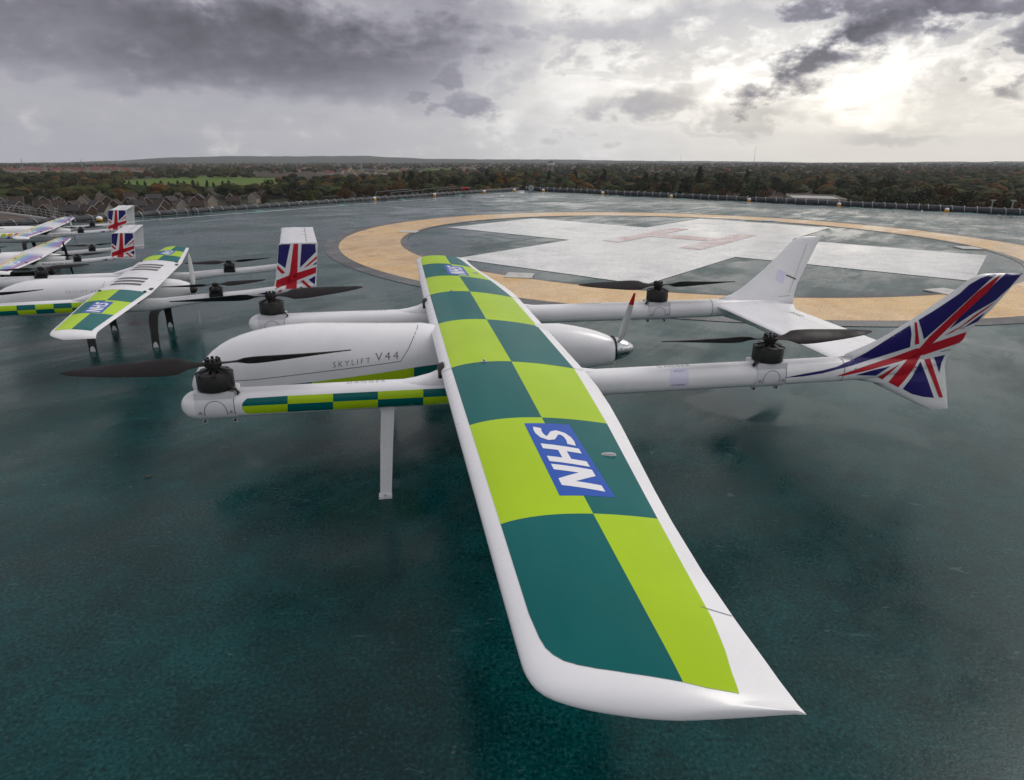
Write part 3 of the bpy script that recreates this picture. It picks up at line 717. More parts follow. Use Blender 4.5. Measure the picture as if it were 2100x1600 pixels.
def small_drone(name, loc, ang, scale, livery, label, drop=0.0, pusher_col='prop_white', pusher_rot=6, marks=None, cat_group='drones parked in a row'):
    root = empty(name, loc, ang, scale); tag(root, label, 'drone', cat_group)
    HB = .545
    # wing
    le = [(0, -.035), (.66, -.035), (1.66, .015), (1.71, .022), (1.735, .045), (1.75, .09)]; te = [(0, .315), (.66, .315), (1.72, .238), (1.75, .24)]
    kt = [(0, 1), (1.66, 1), (1.70, .93), (1.735, .6), (1.75, .2)]
    st = [0, .3, .6, .66, .9, 1.2, 1.5, 1.62, 1.66, 1.685, 1.70, 1.715, 1.727, 1.738, 1.75]
    def rg(s):
        a = abs(s); k = interp(kt, a)
        return wing_ring(interp(le, a), interp(te, a), s, .478, .004, .12, .035, k, 16, twist=interp(te, min(a, 1.66)) - interp(le, min(a, 1.66)), droop=.03 * (1 - k))
    wing = Geo().loft([rg(s) for s in [-q for q in reversed(st)] + st[1:]]).build('wing', 'white_paint', root, 50)
    wv = bvh_of([wing]); dn = lambda u, s: (Vector((u, s, 1.2)), Vector((0, 0, -1)))
    uL = lambda a: -.012 + .052 * max(0, a - .66); uT = lambda a: interp([(0, .285), (.66, .285), (1.7, .212)], a); uM = lambda a: (uL(a) * .53 + uT(a) * .47)
    for sg in (-1, 1):
        if livery == 'checks':
            R3 = [.67, 1.00, 1.34, 1.695]
            for i in range(3):
                a0, a1 = R3[i], R3[i + 1]
                for P, lime in (([(uL(a0), a0), (uM(a0), a0), (uM(a1), a1), (uL(a1), a1)], i % 2 == 0), ([(uM(a0), a0), (uT(a0), a0), (uT(a1), a1), (uM(a1), a1)], i % 2 == 1)):
                    film('wing_check', [[(u, sg * a) for u, a in P]], dn, wv, 'vinyl_lime' if lime else 'vinyl_teal', wing, (.010, .04 if i < 2 else .012), .0010)
            nhs_decal(wing, wv, 1.04 if sg > 0 else -1.33, 1.33 if sg > 0 else -1.04, .075, .175)
            for k in range(3):
                s_ = sg * (.20 + .115 * k) - .02
                film('vent', [[(.025, s_ - .034), (.215, s_ - .034), (.215, s_ + .034), (.025, s_ + .034)]], dn, wv, 'vent_grey', wing, (.012, 0), .0010)
            film('panel_seam', [[(-.025, sg * .661), (.31, sg * .661), (.31, sg * .666), (-.025, sg * .666)]], dn, wv, 'pale_print', wing, (.012, 0), .0010)
            for u_ in (.01, .275):
                zt = wv.ray_cast(Vector((u_, sg * .66, 1.2)), Vector((0, 0, -1)))[0].z
                Geo().lathe([(.012, zt - .002), (.010, zt + .006), (.004, zt + .008)], (u_, sg * .66, 0), n=10).build('panel_latch', 'rubber_black', wing, 40)
        else:
            film('wing_stripes', [[(-.014, sg * .14), (.285, sg * .14), (.285, sg * .66), (.212, sg * 1.70), (.040, sg * 1.70), (-.012, sg * .66)]], dn, wv, 'vinyl_rainbow', wing, (.010, .02), .0010)
            pcs = []
            s0, s1 = (.98, 1.40) if sg > 0 else (-1.40, -.98)
            for p in nhs_letters():
                fn = lambda x, y: (.195 - .13 * y, s0 + (s1 - s0) * x / 2.9)
                pcs.append(put(p, fn) if isinstance(p, tuple) else [fn(*q) for q in p])
            film('logo_letters', pcs, dn, wv, 'vinyl_white', wing, (.012, 0), .0016)
            for u_, a_ in ((.06, .80), (.235, 1.05)):
                zt = wv.ray_cast(Vector((u_, sg * a_, 1.2)), Vector((0, 0, -1)))[0].z
                Geo().box(u_, u_ + .03, sg * a_ - .008, sg * a_ + .008, zt - .003, zt + .007).build('servo_cover', 'vent_grey', wing)
        # boom with its wing fairing, motor mounts and fin
        s0 = sg * HB
        bp = [(-1.06, .003, .003, .385), (-1.055, .018, .018, .385), (-1.03, .034, .036, .385), (-.98, .040, .044, .385), (-.3, .040, .046, .385), (0.05, .040, .050, .382), (.25, .036, .046, .372), (.36, .030, .038, .375), (.60, .028, .031, .398), (.9, .027, .030, .413), (1.08, .025, .030, .428), (1.25, .018, .026, .445), (1.40, .006, .016, .458)]
        bo = Geo().loft(capsule_rings([(u, s0, z, a, bb) for u, a, bb, z in bp], 20, 2.3)).build('boom', 'white_paint', root, 40)
        bov = bvh_of([bo])
        prof = [(.02, .492), (.305, .482), (.205, .386), (.02, .386)]
        pv = [Vector((u, s0 + w, z)) for w in (-.036, .036) for u, z in prof]
        pyd('wing_pylon', pv, [(0, 1, 2, 3), (7, 6, 5, 4), (0, 4, 5, 1), (1, 5, 6, 2), (2, 6, 7, 3), (3, 7, 4, 0)], 'rubber_black', root)
        Geo().loft(capsule_rings([(-.20, s0, .42, .02, .01), (-.1, s0, .43, .034, .03), (-.02, s0, .445, .036, .04), (.08, s0, .45, .034, .04)], 16, 2.4)).build('wing_fairing', 'white_paint', root, 40)
        rings = []
        for z, l, t in ((.415, 1.06, 1.395), (.44, 1.095, 1.40), (.52, 1.118, 1.408), (.62, 1.138, 1.42), (.72, 1.157, 1.432), (.760, 1.164, 1.438), (.772, 1.175, 1.438)):
            rings.append([Vector((l + (t - l) * q, s0 + w, z)) for q, w in ((0, -.003), (.12, -.011), (.4, -.012), (1, -.003), (1, .003), (.4, .012), (.12, .011), (0, .003))])
        fin = Geo().loft(rings).build('tail_fin', 'white_paint', root, 50)
        for uu, hand in ((-.70, sg), (.705, -sg)):
            zc = interp([(-1, .385 + .045), (0, .43), (.6, .43), (.705, .434)], uu)
            mt = Geo().box(uu - .045, uu + .045, s0 - .034, s0 + .034, zc - .030, zc + .004).build('motor_mount', 'motor_black', root)
            rotor(root, uu, s0, zc + .004, zc + .046, .045, .345, hand, radians(4 if sg < 0 else 7), radians(-1), .05, big=False)
        if sg < 0:
            fv = bvh_of([fin, bo]); sd = lambda u, z: (Vector((u, -1.2, z)), Vector((0, 1, 0)))
            for p in [[d2_fin(*q) for q in FLAG2_Z(p)] for p in flag2_blue] + [[(.98, .415), (1.05, .405), (1.06, .428)]]: film('flag_blue_field', [p], sd, fv, 'flag_blue', fin, (.02, .02), .0014)
            for p in flag2_red: film('flag_red_cross', [[d2_fin(*q) for q in FLAG2_Z(p)]], sd, fv, 'flag_red', fin, (.02, .02), .0022)
            if livery == 'checks':
                for i in range(9):
                    a, b_ = -.93 + .105 * i, -.93 + .105 * (i + 1)
                    for top in (0, 1):
                        z0, z1 = (.352, .384) if not top else (.384, .416)
                        film('boom_check', [[(a, z0), (b_, z0), (b_, z1), (a, z1)]], sd, bov, 'vinyl_teal' if (i + top) % 2 else 'vinyl_lime', bo, (0, .01), .0010)
            if marks:
                nm, w, hgt = text_poly(marks, 1.0)
                film('lettering', [put(nm, lambda x, y: (.30 + .27 * x / w, .374 + .028 * y / hgt))], sd, bov, 'print_black', bo, (.05, .01), .0012)
            if livery == 'agency':
                nm, w, hgt = text_poly('AGENCY', 1.0)
                film('lettering', [put(nm, lambda x, y: (-.26 + .22 * x / w, .350 + .036 * y / hgt))], sd, bov, 'vinyl_blue', bo, (.05, .01), .0012)
                for nm_, mm, P in (('emblem', 'vinyl_lime', [(-.42, .38), (-.36, .38), (-.33, .425), (-.40, .425)]), ('emblem', 'light_yellow', [(-.34, .38), (-.30, .38), (-.24, .425), (-.31, .425)]), ('emblem', 'flag_red', [(-.24, .405), (-.20, .405), (-.17, .425), (-.22, .425)]), ('emblem', 'vinyl_blue', [(-.36, .345), (-.31, .345), (-.29, .375), (-.32, .375)])):
                    film(nm_, [P], sd, bov, mm, bo, (.05, .01), .0012)
    # bridge between the fin tops
    Geo().loft([[Vector((1.172 + d0, s, z)) for d0, z in ((0, .758), (.02, .767), (.09, .775), (.262, .770), (.262, .762), (.06, .752))] for s in (-.552, .552)]).build('tailplane', 'white_paint', root, 40)
    Geo().box(1.36, 1.363, -.5, .5, .7735, .7745).build('hinge_line', 'grey_line', root)
    # body
    ftz = [(-.87, .33), (-.862, .355), (-.84, .385), (-.79, .425), (-.70, .462), (-.6, .485), (-.45, .492), (-.3, .490), (-.1, .485), (.1, .475), (.3, .458), (.40, .440), (.455, .415)]
    fbz = [(-.87, .31), (-.862, .28), (-.83, .255), (-.7, .225), (-.4, .208), (.1, .212), (.3, .255), (.455, .325)]
    fwz = [(-.87, .005), (-.862, .03), (-.83, .06), (-.75, .088), (-.6, .108), (-.2, .115), (.1, .108), (.3, .085), (.455, .052)]
    uu = [-.87, -.868, -.862, -.85, -.83, -.80, -.76, -.7, -.62, -.5, -.35, -.2, -.05, .1, .2, .3, .38, .43, .455]
    bd = Geo().loft(capsule_rings([(u, 0, (smooth_interp(ftz, u) + smooth_interp(fbz, u)) / 2, smooth_interp(fwz, u), (smooth_interp(ftz, u) - smooth_interp(fbz, u)) / 2) for u in uu], 28, 2.35)).build('fuselage', 'white_paint', root, 50)
    bv = bvh_of([bd]); sd = lambda u, z: (Vector((u, -1.2, z)), Vector((0, 1, 0)))
    if livery == 'checks':
        nm, w, hgt = text_poly('SKYLIFT V36', 1.0, spacing=1.4)
        film('lettering', [put(nm, lambda x, y: (-.36 + .22 * x / w, .395 + .018 * y / hgt))], sd, bv, 'pale_print', bd, (.05, .02), .001)
    film('hatch_line', [stroke([(-.10, .48), (-.13, .40), (-.20, .33)], .003)], sd, bv, 'pale_print', bd, (.02, .02), .001)
    if livery == 'rainbow':
        for k in (-.035, .035):
            Geo().tube([(-.30, k, .48), (-.30, k, .52), (-.285, k, .535)], .010, 8).build('antenna', 'rubber_black', bd, 50)
    # pusher
    hub = Geo().lathe([(.030, .455), (.032, .470), (.024, .495), (.006, .505)], (0, 0, .365), 'x', 18).build('pusher_propeller', 'rubber_black', root, 40)
    for q in (0, pi):
        rings = blade(.28, .020, .036, .006, 1, 30, 16, hub=.01)
        Mx = Matrix.Translation((.482, 0, .365)) @ Matrix.Rotation(radians(pusher_rot) + q, 4, 'X') @ Matrix.Rotation(radians(-90), 4, 'Y') @ Matrix.Rotation(pi / 2, 4, 'X')
        Geo().loft([[Mx @ p for p in r] for r in rings]).build('blade', pusher_col, hub, 60)
    # sprung strap legs
    zf = -drop
    for uu_ in (-.207, .207):
        for sg in (-1, 1):
            path = [(0.03, .225), (.12, .238), (.20, .240), (.255, .222), (.285, .185), (.302, .12), (.312, .05), (.316, zf)]
            rings = []
            for i, (s_, z_) in enumerate(path):
                p0 = path[max(i - 1, 0)]; p1 = path[min(i + 1, 7)]; t = Vector((p1[0] - p0[0], p1[1] - p0[1])).normalized(); n_ = Vector((-t.y, t.x)) * .007
                k = 1.0 if i < 5 else .85
                sx = uu_ + (.012 if uu_ > 0 else -.004) * (1 - i / 7)
                rings.append([Vector((sx - .030 * k, sg * (s_ + n_.x), z_ + n_.y)), Vector((sx + .030 * k, sg * (s_ + n_.x), z_ + n_.y)), Vector((sx + .030 * k, sg * (s_ - n_.x), z_ - n_.y)), Vector((sx - .030 * k, sg * (s_ - n_.x), z_ - n_.y))])
            for v in rings[-1]: v.z = zf
            lg = Geo().loft(rings).build('leg', 'rubber_black', root, 40)
            Geo().loft([[Vector((uu_ - w, sg * (.302 if i else .326), z)) for w, z in ((-.018, zf), (.018, zf), (.012, zf + .030), (0, zf + .042), (-.012, zf + .030))] for i in (0, 1)]).build('foot', 'white_metal', lg)
    return root
small_drone('delivery_drone', D2LOC, D2ANG, 1.0, 'checks', 'mid-sized white drone with green checked wing panels, dark vents and black strap legs', pusher_rot=-3)
small_drone('delivery_drone', (-5.18, 6.754, 0.0), radians(23.2), .757, 'rainbow', 'small white rainbow winged drone above the black case, with black pusher propeller', drop=0.0, pusher_col='carbon', pusher_rot=18, marks='RAINBOW 1')
small_drone('delivery_drone', (-6.289, 8.545, .08), radians(23.4), .759, 'agency', 'small white rainbow winged drone beside the rolled net, its boom lettered AGENCY', drop=.08 / .759, pusher_col='prop_white', pusher_rot=12, marks='RAINBOW 2')
# black carrying case on the deck under the nearer rainbow drone
p = ground(55, 588)
cs_ = empty('equipment_case', (p.x - .02, p.y + .10, 0), radians(20)); tag(cs_, 'black wheeled equipment case lying on the wet deck below a rainbow winged drone', 'case')
def rbox(x0, x1, y0, y1, z0, z1, b=.015):
    g_ = Geo(); rings = []
    for z, k in ((z0, b), (z0 + b, 0), (z1 - b, 0), (z1, b)):
        rings.append([Vector(q) + Vector((0, 0, 0)) for q in ((x0 + k, y0 + b, z), (x0 + b, y0 + k, z), (x1 - b, y0 + k, z), (x1 - k, y0 + b, z), (x1 - k, y1 - b, z), (x1 - b, y1 - k, z), (x0 + b, y1 - k, z), (x0 + k, y1 - b, z))])
    return g_.loft(rings)
rbox(-.24, .26, -.10, .12, .018, .118).build('case_body', 'rubber_black', cs_, 30)
rbox(-.245, .265, -.105, .125, .120, .170).build('case_lid', 'rubber_black', cs_, 30)
for x in (-.12, .14): Geo().box(x - .02, x + .02, -.113, -.098, .10, .14).build('latch', 'motor_black', cs_)
for x in (-.20, .22): Geo().lathe([(.026, -.112), (.028, -.108), (.028, -.092), (.026, -.088)], (x, 0, .028), 'y', 14).build('wheel', 'galv', cs_, 40)
Geo().tube([(-.02, -.108, .135), (-.02, -.13, .135), (.08, -.13, .135), (.08, -.108, .135)], .007, 6).build('handle', 'motor_black', cs_, 50)

# a few fallen leaves on the deck
mat('leaf_litter', (.09, .045, .018), .7, var=.3, vscale=40)
for i, (px, py, r_, lab) in enumerate(((304, 979, .4, 'small brown leaf lying on the deck below the near front rotor'),)):
    p = ground(px, py); rings = []
    for t in (0, .25, .5, .75, 1.0):
        w_ = .012 * sin(pi * min(.97, t + .05)); rings.append([Vector((.05 * (t - .5), -w_, .006 + .006 * sin(3 * t))), Vector((.05 * (t - .5), 0, .002 + .006 * sin(3 * t))), Vector((.05 * (t - .5), w_, .007 + .004 * sin(3 * t))), Vector((.05 * (t - .5), 0, .0035 + .006 * sin(3 * t)))])
    o = Geo().loft(rings).build('fallen_leaf', 'leaf_litter', None, 60); o.location = (p.x, p.y, -.001); o.rotation_euler = (0, 0, r_); o.scale = (.6, .6, .6); tag(o, lab, 'leaf')
# ---------------------------------------------------------------- the landing deck
def wet(name, colour, rough=(0.09, 0.38), bump=0.14, puddle=True, stain=0.45, grit=0.45):
    """rough painted aggregate with a film of rain on it; colour(nt, pos) returns a colour socket"""
    m = bpy.data.materials.new(name); m.use_nodes = True; nt = m.node_tree; b = nt.nodes['Principled BSDF']
    ge = nt.nodes.new('ShaderNodeNewGeometry'); pos = ge.outputs['Position']
    cc = colour(nt, pos)
    big_n = noise(nt, pos, 0.55, 6.0, 0.6, 0.6); mid = noise(nt, pos, 3.2, 5.0, 0.65, 0.5)
    px_, py_, pz_ = xyz(nt, pos)
    streak = noise(nt, comb(nt, (px_ * .8 - py_ * .6) * 1.6, (px_ * .6 + py_ * .8) * 0.35, 0.0), 1.6, 6.0, 0.65, 0.4)
    dirt = (mid * 0.5 + streak * 0.5).ss(0.50, 0.72)
    cc = mixc(nt, dirt * stain, cc, (0.004, 0.015, 0.017))
    grain = noise(nt, pos, 85.0, 2.0, 0.7); scuff = noise(nt, comb(nt, px_ * 3.0 + mid * 0.4, py_ * 9.0, 0.0), 2.2, 4.0, 0.7, 1.2)
    cc = mixc(nt, grain.ss(0.50, 0.72) * grit, cc, (0.04, 0.10, 0.105))
    cc = mixc(nt, grain.ss(0.50, 0.30) * 0.75, cc, (0.001, 0.006, 0.007))
    blotch = noise(nt, pos, 6.5, 6.0, 0.72, 0.8)
    cc = mixc(nt, blotch.ss(0.54, 0.40) * stain * 0.6, cc, (0.000, 0.010, 0.012))
    cc = mixc(nt, scuff.ss(0.655, 0.70) * 0.35, cc, (0.11, 0.19, 0.20))
    cc = mixc(nt, noise(nt, pos, 1.3, 7.0, 0.72, 1.4).ss(0.655, 0.70) * 0.30, cc, (0.10, 0.15, 0.165))
    nt.links.new(cc, b.inputs['Base Color'])
    wetm = (big_n * 0.6 + streak * 0.4).ss(0.40, 0.62)                 # 1 = wetter
    pud = noise(nt, pos, 0.9, 3.0, 0.5, 0.9).ss(0.60, 0.70) if puddle else None
    r = wetm * (rough[0] - rough[1]) + rough[1] + (mid - 0.5) * 0.16 + (blotch - 0.5) * 0.22
    if pud is not None: r = r * (1.0 - pud) + pud * 0.09
    nt.links.new(r.mx(0.03).v, b.inputs['Roughness'])
    b.inputs['Specular IOR Level'].default_value = 0.34; b.inputs['IOR'].default_value = 1.36
    gr = noise(nt, pos, 85.0, 2.0, 0.7) * 1.0
    bn = nt.nodes.new('ShaderNodeBump'); bn.inputs['Strength'].default_value = bump
    if pud is not None: nt.links.new(((1.0 - pud * 0.95) * bump).v, bn.inputs['Strength'])
    bn.inputs['Distance'].default_value = 0.004
    nt.links.new(gr.v, bn.inputs['Height']); nt.links.new(bn.outputs[0], b.inputs['Normal'])
    M[name] = m
    return m
def c_green(nt, pos):
    a = noise(nt, pos, 0.8, 6.0, 0.6, 0.5); b2 = noise(nt, pos, 4.5, 5.0, 0.65)
    c = mixc(nt, (a * .6 + b2 * .4).ss(.38, .64), (0.000, 0.028, 0.030), (0.000, 0.058, 0.060))
    return mixc(nt, noise(nt, pos, 1.9, 6.0, 0.7, 1.0).ss(.62, .74) * .25, c, (0.015, 0.055, 0.062))
def c_yellow(nt, pos):
    return mixc(nt, noise(nt, pos, 2.6, 6.0, 0.65, 0.4).ss(.3, .7), (0.66, 0.39, 0.14), (0.79, 0.53, 0.23))
def c_white(nt, pos):
    return mixc(nt, noise(nt, pos, 1.7, 6.0, 0.65, 0.4).ss(.3, .7), (0.66, 0.67, 0.67), (0.88, 0.88, 0.87))
def c_red(nt, pos):
    return mixc(nt, noise(nt, pos, 2.2, 6.0, 0.7, 0.6).ss(.35, .62), (0.78, 0.76, 0.75), (0.62, 0.42, 0.40))
def c_grey(nt, pos):
    return mixc(nt, noise(nt, pos, 2.2, 6.0, 0.7, 0.6).ss(.35, .62), (0.055, 0.052, 0.058), (0.085, 0.08, 0.09))
wet('deck_green', c_green); wet('paint_yellow', c_yellow, (0.10, 0.34), 0.10, True, .12, .05); wet('paint_white', c_white, (0.06, 0.30), 0.08, True, .18, .05)
wet('paint_red', c_red, (0.10, 0.36), 0.3, False, .2, .05); wet('paint_border', c_grey, (0.2, 0.45), 0.4, False, .1, .2)
LIGHTS = [(205, 455), (436, 434), (618, 421), (768, 411), (891, 402.5), (993, 396), (1055, 392.5), (1114, 393), (1236, 398.5), (1376, 405.5), (1536, 413), (1720, 423), (1941, 434.5)]
LP = [ground(*q) for q in LIGHTS]
lA, lB = LP[0], LP[6]; ldir = (lB - lA).normalized(); rA, rB = LP[7], LP[12]; rdir = (rB - rA).normalized()
lout = Vector((-ldir.y, ldir.x, 0)); rout = Vector((-rdir.y, rdir.x, 0))
def meet(p, d, q, e):
    k = ((q.x - p.x) * e.y - (q.y - p.y) * e.x) / (d.x * e.y - d.y * e.x); return p + d * k
def edge(o_l, o_r, back=34.0, z=0.0):
    l0 = lA + lout * o_l; r0 = rA + rout * o_r; F = meet(l0, ldir, r0, rdir)
    return [F - ldir * (back + 8), F, F + rdir * back, F + rdir * back - ldir * (back + 8)]
def slab(name, P, z0, z1, m):
    n = len(P); v = [(p.x, p.y, z0) for p in P] + [(p.x, p.y, z1) for p in P]
    return pyd(name, v, [tuple(range(n - 1, -1, -1)), tuple(range(n, 2 * n))] + [(i, (i + 1) % n, n + (i + 1) % n, n + i) for i in range(n)], m)
deck = slab('helideck', edge(.30, .30), -0.6, 0.0, 'deck_green'); tag(deck, 'wet dark green painted landing deck', kind='structure')
rim = slab('deck_rim', edge(.62, .62), -0.75, -0.03, 'dark_edge'); tag(rim, 'grey metal rim round the landing deck', kind='structure')
bld = slab('hospital_roof_block', edge(-1.5, -1.5), -27.0, -0.76, 'dark_edge'); tag(bld, 'block under the landing deck', kind='structure')
def strip(name, p, d, o, L0, L1, off, w, z, m):
    a = p + d * L0 + o * off; b_ = p + d * L1 + o * off
    v = [a - o * w / 2, b_ - o * w / 2, b_ + o * w / 2, a + o * w / 2]
    ob = pyd(name, [(q.x, q.y, z) for q in v], [(0, 1, 2, 3)], m); tag(ob, 'thin white painted line along the deck edge', kind='structure'); return ob
Lc = (meet(lA, ldir, rA, rdir) - lA).dot(ldir)
strip('edge_line', lA, ldir, lout, -24, Lc - .5, -.50, .10, .004, 'paint_white')
strip('edge_line', rA, rdir, rout, (meet(lA, ldir, rA, rdir) - rA).dot(rdir) + .5, 30, -.70, .10, .004, 'paint_white')
RC = Vector((3.098, 11.815, 0)); CA = -0.6575
def annulus(name, r0, r1, z, m, label, n=160):
    v = []; f = []
    for k in range(n):
        a = 2 * pi * k / n
        v += [(RC.x + r0 * cos(a), RC.y + r0 * sin(a), z), (RC.x + r1 * cos(a), RC.y + r1 * sin(a), z)]
    for k in range(n):
        a = 2 * k; b_ = 2 * ((k + 1) % n); f.append((a, a + 1, b_ + 1, b_))
    o = pyd(name, v, f, m); tag(o, label, kind='structure'); return o
annulus('yellow_ring_marking', 5.107, 6.109, .004, 'paint_yellow', 'broad yellow touchdown ring painted on the deck')
annulus('ring_border_marking', 6.112, 6.33, .004, 'paint_border', 'narrow grey border round the yellow ring')
annulus('ring_border_marking', 5.0, 5.104, .004, 'paint_border', 'narrow grey border inside the yellow ring')
def cp(u, v, z): return (RC.x + u * cos(CA) - v * sin(CA), RC.y + u * sin(CA) + v * cos(CA), z)
A = 1.5; B = 4.5
o = pyd('white_cross_marking', [cp(u, v, .004) for u, v in ((-B, -A), (-A, -A), (-A, -B), (A, -B), (A, -A), (B, -A), (B, A), (A, A), (A, B), (-A, B), (-A, A), (-B, A))], [tuple(range(12))], 'paint_white'); tag(o, 'large white cross painted on the landing deck', kind='structure')
# the red letter, traced on the ground
Hq = [ground(*q) for q in ((1234, 493.5), (1268, 498), (1413, 470.6), (1381, 468.3), (1392.6, 508.7), (1436, 513.3), (1553.7, 483), (1516, 479.7))]
def lerp(a, b_, t): return a + (b_ - a) * t
Hv = [(q.x, q.y, .008) for q in Hq]
c0, c1 = lerp(Hq[1], Hq[2], .40), lerp(Hq[1], Hq[2], .60); e0, e1 = lerp(Hq[4], Hq[7], .42), lerp(Hq[4], Hq[7], .62)
Hv += [(q.x, q.y, .008) for q in (c0, e0, e1, c1)]
o = pyd('red_letter_marking', Hv, [(0, 1, 8, 11, 2, 3), (4, 5, 6, 7, 10, 9), (8, 9, 10, 11)], 'paint_red'); tag(o, 'faded red letter H on the white cross', kind='structure')
for i, (q, lab) in enumerate((((838, 476), 'pale square plate on the inner ring edge near the flagged drone tails'), ((1065, 566.5), 'pale square plate on the ring edge just beyond the big wing tip'), ((1985, 509.5), 'pale square plate inside the ring at the right arm of the cross'), ((1942, 600), 'pale square plate on the ring partly behind the raked flag fin'), ((1582, 453.5), 'pale square plate on the far side of the yellow ring'))):
    p = ground(*q); r = (p - RC); a = atan2(r.y, r.x)
    g = Geo(); rings = []
    for z, k in ((.004, 1.0), (.012, 1.0), (.016, .97)):
        rings.append([Vector((k * .17 * sx, k * .17 * sy, z)) for sx, sy in ((-1, -1), (1, -1), (1, 1), (-1, 1))])
    g.loft(rings); g.lathe([(.02, .0155), (.02, .019), (.012, .020)], (0, 0, 0), n=12)
    o = g.build('deck_plate', 'pad_plate'); o.location = (p.x, p.y, .0); o.rotation_euler = (0, 0, a + (.0 if i != 1 else .5)); tag(o, lab, 'plate')
# perimeter lights
def peri_light():
    r = empty('perimeter_light', (0, 0, 0))
    Geo().lathe([(.060, .0), (.066, .004), (.066, .012), (.058, .016), (.058, .055), (.062, .060)], n=20).build('base', 'light_yellow', r, 35)
    Geo().lathe([(.062, .060), (.064, .066), (.058, .086), (.044, .102), (.022, .111), (.003, .113)], n=20).build('dome', 'lens_white', r, 60)
    return r
def copy_tree(o, parent=None):
    c = o.copy(); col.objects.link(c); c.parent = parent
    for ch in list(o.children): copy_tree(ch, c)
    return c
pl0 = peri_light()
for i, p in enumerate(LP):
    o = pl0 if i == 0 else copy_tree(pl0)
    o.location = (p.x, p.y, 0.0)
    tag(o, 'small yellow light with white dome on the deck edge', 'light', 'lights along the deck edge')
# flush fittings
for q in ((118, 470), (530, 433.5), (700, 421), (825, 410.5), (945, 400), (1262, 401.5), (1399, 408.5), (1757, 427.5), (1985, 438.5)):
    p = ground(q[0], q[1]); o = Geo().loft([[Vector((sx * k, sy * k, z)) for sx, sy in ((-.13, -.08), (.13, -.08), (.13, .08), (-.13, .08))] for z, k in ((.0, 1), (.012, 1), (.022, .8))]).build('cover_plate', 'flush_green')
    o.location = (p.x, p.y, 0.0); o.rotation_euler = (0, 0, atan2((ldir if q[0] < 1070 else rdir).y, (ldir if q[0] < 1070 else rdir).x)); tag(o, 'low green cover plate beside the deck edge lights', 'cover', 'cover plates along the deck edge')
# rolled safety net
random.seed(4)
def hoop_mesh():
    g = Geo(); g.tube([(.10 * (k / 9.0 - .5), .125 * cos(radians(-30 + 240 * k / 9)), .125 * sin(radians(-30 + 240 * k / 9))) for k in range(10)], .013, 6)
    o = g.build('hoop', 'hoop_pale', None, 60); me = o.data; bpy.data.objects.remove(o); return me
hm = hoop_mesh()
def net(p, d, o_, L0, L1, lab, grp, sp, k_=1.0):
    r = empty('safety_net_roll', p + d * (L0 + L1) / 2 + o_ * .46 + Vector((0, 0, .0)), atan2(d.y, d.x)); tag(r, lab, 'safety net', grp); r.scale = (1, k_, k_)
    h = (L1 - L0) / 2; pts = []; n = int((L1 - L0) / .25)
    for k in range(n + 1):
        x = -h + 2 * h * k / n; pts.append((x, random.uniform(-.008, .008), .075 + random.uniform(-.01, .008)))
    Geo().tube(pts, [.105 + random.uniform(-.006, .008) for _ in pts], 10).build('roll', 'net_dark', r, 60)
    k = -h + .1
    while k < h:
        c = bpy.data.objects.new('hoop', hm); col.objects.link(c); c.parent = r; c.location = (k, 0, .075); c.rotation_euler = (random.uniform(-.3, .3), 0, random.uniform(-.25, .25)); k += sp * random.uniform(.85, 1.15)
    Geo().box(-h, h, -.16, -.11, -.03, .0).build('rail', 'galv', r)
Lr0 = (meet(lA, ldir, rA, rdir) - rA).dot(rdir)
labs_l = ['rolled grey safety net along the deck edge beside the rainbow drones', 'rolled grey safety net on the deck edge beyond the flagged drone tail', 'rolled grey safety net on the deck edge before the access steps', 'rolled grey safety net between the access steps and the deck corner']
cuts_l = [-9, 2.4, 9.0, 13.4, Lc + .3]
for i in range(4): net(lA, ldir, lout, cuts_l[i] + .02, cuts_l[i + 1] - .02, labs_l[i], 'safety nets along the deck edge', .36, .60)
labs_r = ['rolled grey safety net from the far deck corner along the right edge', 'rolled grey safety net on the right deck edge past the corner light', 'rolled grey safety net on the right deck edge in front of the cream shed', 'rolled grey safety net on the right deck edge in front of the orange tree']
cuts_r = [Lr0 - .3, 3.6, 8.6, 14.2, 24]
for i in range(4): net(rA, rdir, rout, cuts_r[i] + .02, cuts_r[i + 1] - .02, labs_r[i], 'safety nets along the deck edge', .34, .85)
# access steps with hand rails at the far left edge
q0 = (ground(895, 401.5) - lA).dot(ldir); st_c = lA + ldir * q0 + lout * 1.25
stp = empty('access_steps', (st_c.x, st_c.y, 0), atan2(ldir.y, ldir.x)); tag(stp, 'grey tubular hand rails of the access steps at the deck edge', 'steps')
for x0, x1 in ((-2.6, -.1), (.1, 3.0)):
    for y in (-.35, .35):
        Geo().tube([(x0, y, -.6), (x0 + .55, y, .17), (x1 - .1, y, .20), (x1, y, .15), (x1, y, -.6)], .017, 8).build('handrail', 'dark_edge', stp, 60)
        Geo().tube([(x0 + .25, y, -.2), (x1, y, -.02)], .016, 8).build('midrail', 'dark_edge', stp, 60)
        Geo().tube([(x0 + 1.3, y, -.6), (x0 + 1.3, y, .18)], .018, 8).build('post', 'dark_edge', stp, 60)
for k in range(6): Geo().box(-2.4 + .3 * k, -2.12 + .3 * k, -.34, .34, -.9 + .1 * k, -.87 + .1 * k).build('tread', 'galv', stp)
p = ground(961, 398) + lout * .25
fm = empty('fire_monitor', (p.x, p.y, 0)); tag(fm, 'red fire fighting monitor on the deck edge beside the access steps', 'fire monitor')
Geo().lathe([(.07, -.03), (.07, .0), (.035, .01), (.035, .10), (.05, .11), (.05, .14)], n=16).build('pedestal', 'red_paint', fm, 40)
Geo().tube([(-.02, 0, .15), (.05, -.03, .20), (.16, -.06, .21), (.24, -.08, .20)], [.045, .05, .035, .045], 12).build('barrel', 'red_paint', fm, 50)
